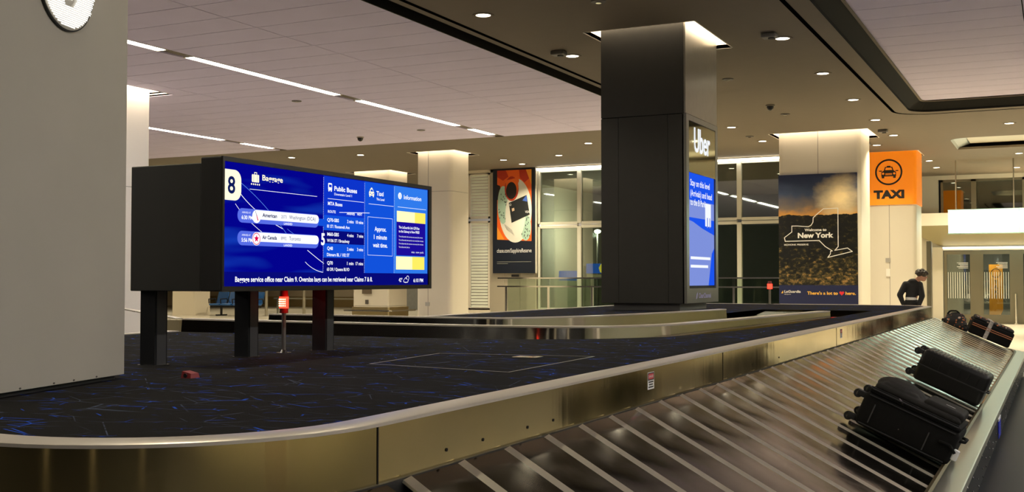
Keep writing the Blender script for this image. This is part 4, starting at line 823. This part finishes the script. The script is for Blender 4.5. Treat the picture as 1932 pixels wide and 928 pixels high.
# access hatch outlined in the carpet
h = [(-3.27, 4.95), (-3.36, 5.84), (-2.42, 5.99), (-2.38, 4.80)]
B = Board((0, 0, DZ+.0045), (1, 0, 0), (0, 1, 0), (0, 0, 1)); B.line('t', h, .012, closed=True); B.rect('p', -2.83, 5.74, -2.68, 5.86)
B.done(tK, {'t': mat('hatch_trim', (.30, .29, .27), .35, .8), 'p': CHROME}, {'t': 'hatch_trim', 'p': 'hatch_pull'})
# infeed channel
def ribbon(name, pts, z0, z1, th, m, parent, capw=.10, lean=0.):
    P = []
    for i, p in enumerate(pts):
        a = Vector(pts[max(i-1, 0)]); b = Vector(pts[min(i+1, len(pts)-1)]); dd = (b-a).normalized(); P.append((p, (dd.y, -dd.x)))
    o = MB().sweep(P, [(lean, z0), (0, z1), (-th, z1), (-th, z0)]).build(name, m, parent); smooth_mod(o, 40)
    c = MB().sweep(P, [(.004, z1-.006), (.004, z1+.008), (-capw, z1+.008), (-capw, z1-.002)]).build('edge_cap', CAP, o); smooth_mod(c, 40)
    return o
def dense(pts, k=3):                     # Catmull-Rom through the points
    out = []
    for i in range(len(pts)-1):
        p0, p1, p2, p3 = (Vector(pts[max(i-1, 0)]), Vector(pts[i]), Vector(pts[i+1]), Vector(pts[min(i+2, len(pts)-1)]))
        for j in range(k):
            t = j/k; out.append(tuple(.5*((2*p1)+(p2-p0)*t+(2*p0-5*p1+4*p2-p3)*t*t+(3*p1-p0-3*p2+p3)*t**3)))
    return out+[tuple(pts[-1])]
tI = thing('infeed_channel', 'curved steel-walled luggage infeed channel crossing the carpeted island', 'conveyor', (-5, 10, .5))
band2 = dense([(-8.91, 9.66), (-8.03, 9.58), (-6.3, 9.49), (-5.3, 9.46), (-4.75, 9.50), (-4.25, 9.58), (-3.85, 9.80), (-3.55, 10.25), (-3.37, 10.9), (-3.20, 12.6), (-3.05, 14.4), (-2.90, 16.0)])
ribbon('divider_wall', [(x*KB, y*KB) for x, y in band2], .55, 1.10, .03, BAND, tI, .14, .05)
band1 = dense([(-9.14, 11.49), (-7.56, 11.46), (-6.85, 11.36), (-6.3, 11.36), (-5.75, 11.47), (-5.3, 12.1), (-4.94, 13.2), (-4.65, 14.9), (-4.48, 16.35)])
ribbon('far_wall', [(x*KB, y*KB) for x, y in band1], .55, 1.10, .03, BAND, tI, .10, .05)
ribbon('near_wall', [tuple(p) for p in dense(nearE)], .55, DZ-.008, .02, STEEL, tI, .05)
MB().prism([(-8.1, 7.3), (-2.36, 7.3), (-2.36, 16.6), (-4.0, 16.6), (-4.3, 13), (-5, 10.6), (-6, 10.2), (-8.1, 10.2)], .50, .55).build('belt', mat('belt_black', (.012, .012, .013), .6), tI)
rm = MB().add([(-3.92, 14.0, .84), (-3.05, 14.0, .84), (-3.15, 16.45, 1.03), (-3.92, 16.45, 1.03), (-3.92, 14.0, .82), (-3.05, 14.0, .82), (-3.15, 16.45, 1.01), (-3.92, 16.45, 1.01)], [(0,1,2,3), (7,6,5,4), (0,4,5,1), (1,5,6,2), (2,6,7,3), (3,7,4,0)])
rp = rm.build('ramp_plate', mat('ramp_steel', (.55, .62, .55), .25, 1.), tI)
MB().box(-2.78, -2.70, 15.4, 15.5, .55, .99).build('red_stop_post', mat('red_post', (.6, .02, .03), .4), tI)
# lit end block with slats where the channel leaves the island on the left
tE = thing('infeed_end_block', 'low steel end block with bright sloping slats left of the channel', 'conveyor', (-8.3, 9.0, 0))
MB().prism([(-8.25, 8.47), (-7.97, 8.60), (-7.97, 8.72), (-8.6, 8.72)], 0, 1.09).build('side_panel', mat('brass_panel', (.60, .52, .34), .35, .8), tE)
for k in range(5):
    x = -8.04-.18*k; z = 1.095+.022*k
    MB().add([(x-.17, 8.62, z+.022), (x, 8.62, z), (x, 8.72, z), (x-.17, 8.72, z+.022), (x-.17, 8.62, z+.034), (x, 8.62, z+.012), (x, 8.72, z+.012), (x-.17, 8.72, z+.034)], [(0,3,2,1),(4,5,6,7),(0,1,5,4),(1,2,6,5),(2,3,7,6),(3,0,4,7)]).build('slat', mat('pale_slat', (.7, .66, .58), .4, .6), tE)

# sloping slats: saw-tooth plates that overlap like shingles
PITCH, SKEW = .358, -.28
NS = 7
PROF = [(.046, .0060), (.060, .0068), (.20, .0062), (.374, .0050)]
EDGE = [(0, -.004), (.002, .005), (.046, .0125), (.048, .0105)]
def slat_mesh(fn, prof=PROF):                       # fn(s, dt, h) -> world point
    vs = [fn(i/(NS-1), a, b) for i in range(NS) for a, b in prof]; k = len(prof)
    fs = [(i*k+j, i*k+j+1, (i+1)*k+j+1, (i+1)*k+j) for i in range(NS-1) for j in range(k-1)]
    return MB().add(vs, fs)
zs = lambda s: SI-.012+(SO-SI)*s
NT = Vector((.399, 0, .917))
def straight(s, a, b): return (XR+.016+(RW-.016)*s+NT.x*b, a+SKEW*RW*s, zs(s)+NT.z*b)
iL = RM[tK.name].inverted()
def mesh_of(mb, m):
    me = bpy.data.meshes.new('slat'); me.from_pydata(mb.v, [], mb.f); me.materials.append(m)
    for p in me.polygons: p.use_smooth = True
    me.set_sharp_from_angle(angle=radians(25)); return me
def put_slat(mp_, me_, M):
    c = bpy.data.objects.new('slat', mp_); COL.objects.link(c); c.parent = tK; c.matrix_local = iL @ M
    e = bpy.data.objects.new('edge_strip', me_); COL.objects.link(e); e.parent = c
sm_, se_ = mesh_of(slat_mesh(straight), SLAT), mesh_of(slat_mesh(straight, EDGE), STRIP)
y = YN+RI+.12
while y < YF-RI+.3:
    put_slat(sm_, se_, Matrix.Translation((0, y, 0))); y += PITCH
def fan(pv, a0, a1, n):
    def f(s, a, b):
        r = RI+.016+(RW-.016)*s; t = (a+SKEW*RW*s*.6)/PITCH*abs(a1-a0)/n
        return (r*cos(t)+NT.x*b*cos(t), r*sin(t)+NT.x*b*sin(t), zs(s)+NT.z*b)
    mp_, me_ = mesh_of(slat_mesh(f), SLAT), mesh_of(slat_mesh(f, EDGE), STRIP)
    for k in range(n): put_slat(mp_, me_, Matrix.Translation(pv) @ Matrix.Rotation(a0+(a1-a0)*k/n, 4, 'Z'))
fan((XR-RI, YF-RI, 0), .06, pi/2, 6)
fan((XR-RI, YN+RI, 0), -pi/2, .02, 6)
for k in range(7): put_slat(sm_, se_, Matrix.Translation((XR-RI-.36*(k+1), YN, 0)) @ Matrix.Rotation(-pi/2, 4, 'Z') @ Matrix.Translation((-XR, 0, 0)))
for k in range(6): put_slat(sm_, se_, Matrix.Translation((XR-RI-.36*k, YF, 0)) @ Matrix.Rotation(pi/2, 4, 'Z') @ Matrix.Translation((-XR, 0, 0)))
# curb, rim and skirt along the outer edge
o = MB().sweep(LP, [(RW-.02, SO-.05), (RW-.01, SO+.028), (RW+.012, SO+.036), (RW+.024, SO+.02)]).build('outer_curb', mat('bronze_curb', (.20, .16, .09), .35, .9), tK); smooth_mod(o, 40)
o = MB().sweep(LP, [(RW+.018, SO-.02), (RW+.020, SO+.016), (RW+.150, SO+.004), (RW+.158, SO-.004), (RW+.158, SO-.05)]).build('outer_rim', mat('pale_rim_steel', (.66, .66, .56), .28, .9), tK); smooth_mod(o, 40)
MB().sweep(LP, [(RW+.156, SO-.045), (RW+.150, .10), (RW+.12, .095), (RW+.12, .002)]).build('skirt', BLACKP, tK)
MB().sweep(LP, [(.0, SI-.06), (.1, .5), (RW+.1, SO-.08)]).build('under_frame', MATTEBLK, tK)
rv = MB(); rnd = random.Random(5); y = 4.4
while y < 19:
    for z in (.27, .19, .13): rv.ell((XR+RW+.158, y+rnd.uniform(-.05, .05), z+rnd.uniform(-.012, .012)), (.004, .008, .008), 8, 5)
    y += .45
tag(rv.build('rivets', CHROME, tK), kind='stuff')
MB().box(XR+RW+.156, XR+RW+.162, 10.7, 11.05, .10, .25).build('blue_tag', mat('blue_plastic', (.01, .02, .5), .4), tK); MB().box(XR+RW+.156, XR+RW+.163, 10.7, 11.05, .25, .275).build('white_tag', WHITE, tK)

# ------------------------------------------------------------------ luggage
def slope_M(X, Y, rz=0.):               # local x = down the slope, y = along the belt, z = out of the slats
    s = (X-XR)/RW; uu = Vector((RW, 0, SO-SI)).normalized(); vv = Vector((0, 1, 0)); ww = uu.cross(vv)
    o = Vector((X, Y, zs(s)))+ww*.034
    M = Matrix(((uu.x, vv.x, ww.x, o.x), (uu.y, vv.y, ww.y, o.y), (uu.z, vv.z, ww.z, o.z), (0, 0, 0, 1)))
    return M @ Matrix.Rotation(rz, 4, 'Z')
BF = mat('black_nylon', (.006, .0058, .0055), .8, bump=.3, bscale=300., spec=.2); BF2 = mat('black_nylon_top', (.012, .0105, .009), .75, bump=.3, bscale=300., spec=.25)
def wheel(t, x, y, z, ax=(0, 1, 0), r=.028):
    a = Vector((x, y, z)); d_ = Vector(ax)*.014
    w = MB().cyl(a-d_, a+d_, r, n=18).build('wheel', RUBBER, t, local=True); MB().cyl(a-d_*1.1, a+d_*1.1, r*.45, n=12).build('hub', CHROME, w, local=True)
    MB().rbox(x-.005, x+.05, y-.022, y+.022, z-.012, z+.026, .006, 2).build('wheel_fork', MATTEBLK, t, local=True)
# black soft-sided suitcase
t = thing('soft_suitcase', 'nearest black soft-sided suitcase with bulging front pocket', 'suitcase', M=slope_M(-1.215, 7.36, -.03))
L1, W1, H1 = .61, .45, .225
o = MB().rbox(0, L1, 0, W1, 0, H1, .035, 4).build('body', BF, t, local=True, smooth=True)
MB().rbox(.015, L1-.01, .012, W1-.012, H1-.004, H1+.030, .014, 3).build('expander_gusset', BF, t, local=True, smooth=True)
pk = MB().rbox(.03, L1-.03, .03, W1-.03, H1+.02, H1+.075, .03, 4).ell((.17, .22, H1+.055), (.16, .18, .075)).ell((.43, .22, H1+.045), (.14, .18, .045)).rbox(.06, .30, .06, W1-.06, H1+.04, H1+.095, .03, 3)
remesh(pk, 'front_pocket', BF2, t, .008, 6)
rp2 = MB().rbox(.33, L1-.025, .06, W1-.05, H1+.03, H1+.105, .03, 4); remesh(rp2, 'small_pocket', BF2, t, .008, 5)
pp = MB()
for z in (.018, H1-.016, H1+.026): pp.tube([(.03, -.001, z), (L1-.03, -.001, z)], .005); 
pp.build('piping', MATTEBLK, t, local=True)
MB().tube([(.085, -.003, .04), (.085, -.003, .165)], .004).build('side_strap', mat('dull_grey_strap', (.05, .05, .05), .5), t, local=True); MB().tube([(.44, -.003, .03), (.44, -.003, .15)], .004).build('side_strap', MATS['dull_grey_strap'], t, local=True)
zp = MB().tube([(.20, .010, H1+.034), (.235, .004, H1+.020)], .006).build('zip_pull', CHROME, t, local=True)
MB().tube([(.02, .012, H1+.036), (L1-.03, .012, H1+.036)], .004).build('zip', mat('zip_dark', (.03, .03, .03), .3, .5), t, local=True)
MB().cyl((.27, -.002, .085), (.27, .0, .085), .004).build('rivet', CHROME, t, local=True)
B = Board((.45, .16, H1+.1065), (1, 0, 0), (0, 1, 0), (0, 0, 1)); B.rect('w', 0, 0, .06, .003); B.rect('w', 0, .017, .06, .02)
for q in range(6): B.rect('w', .003+.009*q, .005, .009+.009*q, .015)
lb = MB()
for k_, m_, _ in B.items: lb.add(m_.v, m_.f)
lb.build('brand_label', WHITE, t, local=True)
MB().tube([(L1-.005, .13, .16), (L1+.03, .15, .165), (L1+.03, .29, .165), (L1-.005, .31, .16)], .010).build('carry_handle', BF, t, local=True, smooth=True)
MB().tube([(L1-.1, -.01, .13), (L1-.03, -.02, .135), (L1+.01, -.012, .10)], .010).build('side_handle', BF, t, local=True, smooth=True)
MB().rbox(L1-.005, L1+.035, .02, .06, .05, .12, .01).build('white_tag', WHITE, t, local=True)
for y_, z_ in ((.05, .02), (.05, .18), (.39, .02), (.39, .18)): wheel(t, -.045, y_, z_)
# black ribbed hard suitcase
HS = mat('black_shell', (.008, .008, .0075), .42, spec=.3)
t = thing('hard_suitcase', 'black hard-shell suitcase with ribbed top behind the soft one', 'suitcase', M=slope_M(-1.245, 10.75, -.03))
L2, W2, H2 = .61, .46, .295
MB().rbox(0, L2, 0, W2, 0, H2, .04, 4).build('shell', HS, t, local=True, smooth=True)
MB().rbox(-.003, L2+.003, -.003, W2+.003, H2*.47, H2*.52, .003, 1).build('zip_band', RUBBER, t, local=True)
for k in range(17):
    x = .045+k*.032
    MB().rbox(x-.009, x+.009, .035, W2-.035, H2-.012, H2+.007, .006, 2).build('rib', mat('shell_rib', (.035, .035, .028), .30), t, local=True, smooth=True)
for k in range(6):
    x = .10+k*.085; MB().rbox(x-.006, x+.006, -.003, .01, .16, H2-.05, .003, 1).build('side_rib', HS, t, local=True)
for y_, z_ in ((.05, .045), (.05, H2-.045), (.41, .045), (.41, H2-.045)): wheel(t, -.045, y_, z_, r=.032)
MB().tube([(L2-.005, .15, .14), (L2+.025, .16, .14), (L2+.025, .30, .14), (L2-.005, .31, .14)], .008).build('carry_handle', RUBBER, t, local=True)
# black floral suitcase with straps
def floral(name):
    m = mat(name, (.012, .011, .011), .7); nt = m.node_tree; b = nt.nodes['Principled BSDF']; L = nt.links.new
    tc = nd(nt, 'ShaderNodeTexCoord'); last = None
    prev = None
    for sc, th, c in ((11., .17, (.55, .42, .34)), (23., .16, (.5, .16, .05))):
        v = nd(nt, 'ShaderNodeTexVoronoi'); v.inputs['Scale'].default_value = sc; L(tc.outputs['Object'], v.inputs['Vector'])
        sx = nd(nt, 'ShaderNodeSeparateColor'); L(v.outputs['Color'], sx.inputs[0])
        l1 = nd(nt, 'ShaderNodeMath', operation='LESS_THAN'); l1.inputs[1].default_value = th*2; L(v.outputs['Distance'], l1.inputs[0])
        l2 = nd(nt, 'ShaderNodeMath', operation='LESS_THAN'); l2.inputs[1].default_value = .55; L(sx.outputs[0], l2.inputs[0])
        mu = nd(nt, 'ShaderNodeMath', operation='MULTIPLY'); L(l1.outputs[0], mu.inputs[0]); L(l2.outputs[0], mu.inputs[1])
        mx = nd(nt, 'ShaderNodeMixRGB'); mx.inputs[1].default_value = (.012, .011, .011, 1); mx.inputs[2].default_value = (*c, 1); L(mu.outputs[0], mx.inputs[0])
        if prev: L(prev, mx.inputs[1])
        prev = mx.outputs[0]
    L(prev, b.inputs['Base Color']); return m
FL = floral('black_floral_fabric'); ORS = mat('orange_piping', (.42, .15, .06), .5)
t = thing('floral_suitcase', 'far black suitcase with orange trim and white flowered strap', 'suitcase', M=slope_M(-1.36, 19.35, .16))
L3, W3, H3 = .66, .42, .25
MB().rbox(0, L3, 0, W3, 0, H3, .03, 3).build('body', BF, t, local=True, smooth=True); MB().rbox(.02, L3-.02, .02, W3-.02, H3-.01, H3+.05, .03, 3).build('flowered_lid', FL, t, local=True, smooth=True)
for z in (.145, .175): MB().tube([(.01, -.003, z), (L3-.01, -.003, z)], .007).build('orange_trim', ORS, t, local=True)
MB().box(.24, .30, -.006, W3+.004, H3+.048, H3+.054).box(.24, .30, -.008, -.002, 0, H3+.05).build('luggage_strap', mat('white_flower_strap', (.45, .42, .38), .6, noise=.9, nscale=45.), t, local=True)
for y_ in (.05, .37): wheel(t, -.03, y_, .05, r=.026)
MB().tube([(-.005, .12, .2), (-.03, .14, .21), (-.03, .26, .21), (-.005, .28, .2)], .008).build('carry_handle', ORS, t, local=True)
# flowered backpack beyond the crest
t = thing('flowered_backpack', 'far black flowered backpack behind the crest of the slats', 'bag', M=Matrix.Translation((-1.62, 20.25, .66)))
bk = MB().rbox(-.17, .20, -.16, .16, -.10, .22, .08, 4).ell((.02, 0, .20), (.16, .14, .09)).ell((.12, -.12, .03), (.12, .08, .12)); remesh(bk, 'body', FL, t, .012, 4)
MB().tube([(-.10, -.05, .26), (-.05, -.06, .31), (.05, -.06, .31), (.10, -.05, .26)], .013).build('top_handle', BF, t, local=True); MB().tube([(-.16, -.14, .18), (-.2, -.18, .08), (-.17, -.16, -.04)], .015).build('shoulder_strap', BF, t, local=True)

# ------------------------------------------------------------------ person walking beyond the carousel
SKIN = mat('skin', (.48, .24, .16), .5); HAIR = mat('dark_brown_hair', (.028, .018, .010), .6, noise=.5, nscale=60.); HOOD = mat('black_hoodie', (.010, .010, .011), .85); TROU = mat('black_trousers', (.008, .008, .009), .85)
tp = thing('person', 'person in black hoodie and black trousers looking down beside the post', 'person', (-2.86, 25.0, 0))
V = Vector
# local: +x right, +y away from the viewer, z up; the body faces right and away, head bowed to the right
pel = V((.02, 0, 1.03)); chest = V((.06, .03, 1.30)); neck = V((.12, .02, 1.50)); head = V((.235, 0, 1.575))
LS, RS = V((-.09, -.02, 1.39)), V((.18, .06, 1.39)); LE, RE = V((-.20, -.10, 1.17)), V((.24, -.04, 1.15)); LH, RH = V((-.13, -.06, .95)), V((.17, -.16, .90))
body = MB()
body.caps(neck-V((.02, 0, .05)), head-V((.03, 0, .03)), .055, .05)
body.ell(head, (.080, .088, .115), 18, 12, Matrix.Rotation(.45, 3, 'Y')); body.ell(head+V((.03, -.01, -.07)), (.055, .055, .05)); body.ell(head+V((.098, -.012, -.035)), (.020, .014, .022))
body.ell(head+V((.0, -.086, -.01)), (.02, .012, .032)); body.ell(head+V((.0, .086, -.01)), (.02, .012, .032))
body.caps(pel+V((0, 0, .05)), chest, .12, .12); body.caps(pel+V((-.06, 0, -.04)), (-.06, -.02, .5), .085, .06); body.caps(pel+V((.08, 0, -.04)), (.10, .06, .5), .085, .06); body.caps((-.06, -.02, .5), (-.07, .02, .09), .06, .04); body.caps((.10, .06, .5), (.09, .14, .09), .06, .04)
for S_, E2, H_, sd in ((LS, LE, LH, -1), (RS, RE, RH, 1)):
    body.caps(chest+V((0, 0, .08)), S_, .08, .06); body.caps(S_, E2, .055, .045); body.caps(E2, H_, .042, .030)
    dn = (H_-E2).normalized(); sx = V((1, 0, 0)); palm = H_+dn*.05
    body.ell(palm, (.018, .040, .050))
    for q, ln in enumerate((.060, .072, .068, .052)):
        f0 = palm+dn*.03+V((0, -.030+.020*q, 0)); f1 = f0+dn*ln*.55+V((.006, 0, 0)); body.caps(f0, f1, .0095, .009, 8); body.caps(f1, f1+dn*ln*.45+V((.016, 0, 0)), .009, .008, 8)
    t0 = palm+V((0, -.034, .018)); body.caps(t0, t0+dn*.035+V((.012, -.018, 0)), .011, .010, 8); body.caps(t0+dn*.035+V((.012, -.018, 0)), t0+dn*.062+V((.02, -.016, 0)), .010, .009, 8)
remesh(body, 'body', SKIN, tp, .0085, 2)
hd = MB().caps(pel+V((.0, 0, .10)), pel+V((.02, 0, .2)), .122, .126).caps(pel+V((.02, 0, .2)), chest, .126, .142).caps(chest, chest+V((.03, 0, .12)), .142, .10)
hd.ell(neck+V((-.06, .0, -.04)), (.11, .10, .06)); hd.caps(chest+V((-.04, 0, .06)), LS, .11, .075); hd.caps(chest+V((.05, .02, .06)), RS, .11, .075)
for S_, E2, H_ in ((LS, LE, LH), (RS, RE, RH)): hd.caps(S_, E2, .074, .062); hd.caps(E2, E2.lerp(H_, .86), .060, .044)
remesh(hd, 'hoodie', HOOD, tp, .014, 4)
remesh(MB().caps(pel+V((0, 0, .055)), pel+V((0, 0, .070)), .125, .124), 'white_shirt_hem', mat('white_cloth', (.75, .74, .72), .8), tp, .014, 2)
tr = MB().caps(pel+V((0, 0, .03)), pel+V((0, 0, -.04)), .122, .12)
for x_, k0, k1 in ((-.07, V((-.07, -.02, .52)), V((-.07, .02, .10))), (.08, V((.10, .06, .52)), V((.09, .14, .10)))): tr.caps(pel+V((x_, 0, -.06)), k0, .105, .085); tr.caps(k0, k1, .085, .065)
remesh(tr, 'trousers', TROU, tp, .014, 3)
hr = MB().ell(head+V((-.012, 0, .045)), (.115, .112, .088), 18, 10, Matrix.Rotation(.5, 3, 'Y')); rnd = random.Random(11)
for q in range(60):
    a, e_ = rnd.uniform(0, 2*pi), rnd.uniform(.05, 1.35); hr.ell(head+V((-.01, 0, .035))+V((.118*cos(a)*cos(e_), .108*sin(a)*cos(e_), .095*sin(e_))), (rnd.uniform(.018, .036),)*3, 8, 5)
remesh(hr, 'hair', HAIR, tp, .010, 1)
for x_, y_ in ((-.07, .0), (.09, .12)): MB().rbox(x_-.05, x_+.05, y_-.08, y_+.18, 0, .09, .03, 3).build('shoe', MATS['black_shell'], tp, local=True, smooth=True)
for sy in (-.03, .03): MB().ell(head+V((.075, sy, .005)), (.010, .011, .009)).build('eye', mat('eye_dark', (.03, .02, .02), .2), tp, local=True)
MB().ell(head+V((.075, 0, -.075)), (.012, .022, .006)).build('mouth', mat('lips', (.35, .11, .09), .5), tp, local=True)

# ------------------------------------------------------------------ waiting area seen under the screen
BLUE = mat('blue_seat_vinyl', (.012, .085, .27), .4); FRM = mat('black_seat_frame', (.012, .012, .014), .35, .3)
bench = thing('blue_seat_row', 'row of blue waiting seats on a black beam under the screen', 'seating', (-30.6, 36.3, 0))
bx, by = -31.8, 36.0
for k in range(4):
    x0 = bx+.62*k; s = MB().rbox(x0+.03, x0+.57, by, by+.48, .42, .50, .03, 2).build('seat', BLUE, bench); MB().add([(x0+.04, by+.46, .50), (x0+.56, by+.46, .50), (x0+.56, by+.62, .98), (x0+.04, by+.62, .98), (x0+.04, by+.53, .48), (x0+.56, by+.53, .48), (x0+.56, by+.68, .96), (x0+.04, by+.68, .96)], [(0,1,2,3),(7,6,5,4),(0,4,5,1),(1,5,6,2),(2,6,7,3),(3,7,4,0)]).build('backrest', BLUE, bench)
for k in range(5):
    x0 = bx+.62*k; MB().tube([(x0, by+.06, .5), (x0, by+.04, .68), (x0, by+.44, .70), (x0, by+.5, .5)], .022).build('armrest', FRM, bench)
MB().box(bx-.05, bx+2.55, by+.2, by+.28, .34, .42).build('beam', FRM, bench)
for k in (.5, 1.9): MB().box(bx+k-.03, bx+k+.03, by+.2, by+.28, .04, .36).box(bx+k-.05, bx+k+.05, by-.05, by+.55, 0, .05).build('leg', FRM, bench)
t = thing('dark_bundle', 'rounded black bundle resting on the blue waiting seats', 'bag', (-30.0, 36.2, .5)); remesh(MB().rbox(-.26, .26, -.18, .18, 0, .62, .14, 4).ell((0, 0, .55), (.2, .16, .16)), 'body', MATTEBLK, t, .02, 3); MB().tube([(-.2, -.18, .1), (-.22, -.24, .05), (-.2, -.26, -.0)], .02).build('strap', MATTEBLK, t, local=True)
for x, y, lb in ((-28.85, 36.1, 'thin steel post beside the middle dark leg of the screen'), (-27.5, 36.8, 'steel post left of the red-lit screen leg'), (-23.5, 37.5, 'round brass-coloured post right of the white service column')):
    t = thing('barrier_post', lb, 'post', (x, y, 0)); MB().cyl((x, y, 0), (x, y, 1.25), .06 if x < -25 else .10, n=14).build('post', mat('post_steel', (.5, .46, .36), .3, .8), t); MB().cyl((x, y, 0), (x, y, .03), .14, n=16).build('base', CHROME, t)
t = thing('low_barrier_rail', 'low horizontal steel rail between posts behind the beacon', 'railing', (-27.5, 37.4, 0)); MB().box(-29.5, -24.2, 37.38, 37.44, .68, .74).build('rail', BRONZE, t)
for x in (-29.3, -26.8, -24.4): MB().box(x-.03, x+.03, 37.38, 37.44, 0, .68).build('post', BRONZE, t)
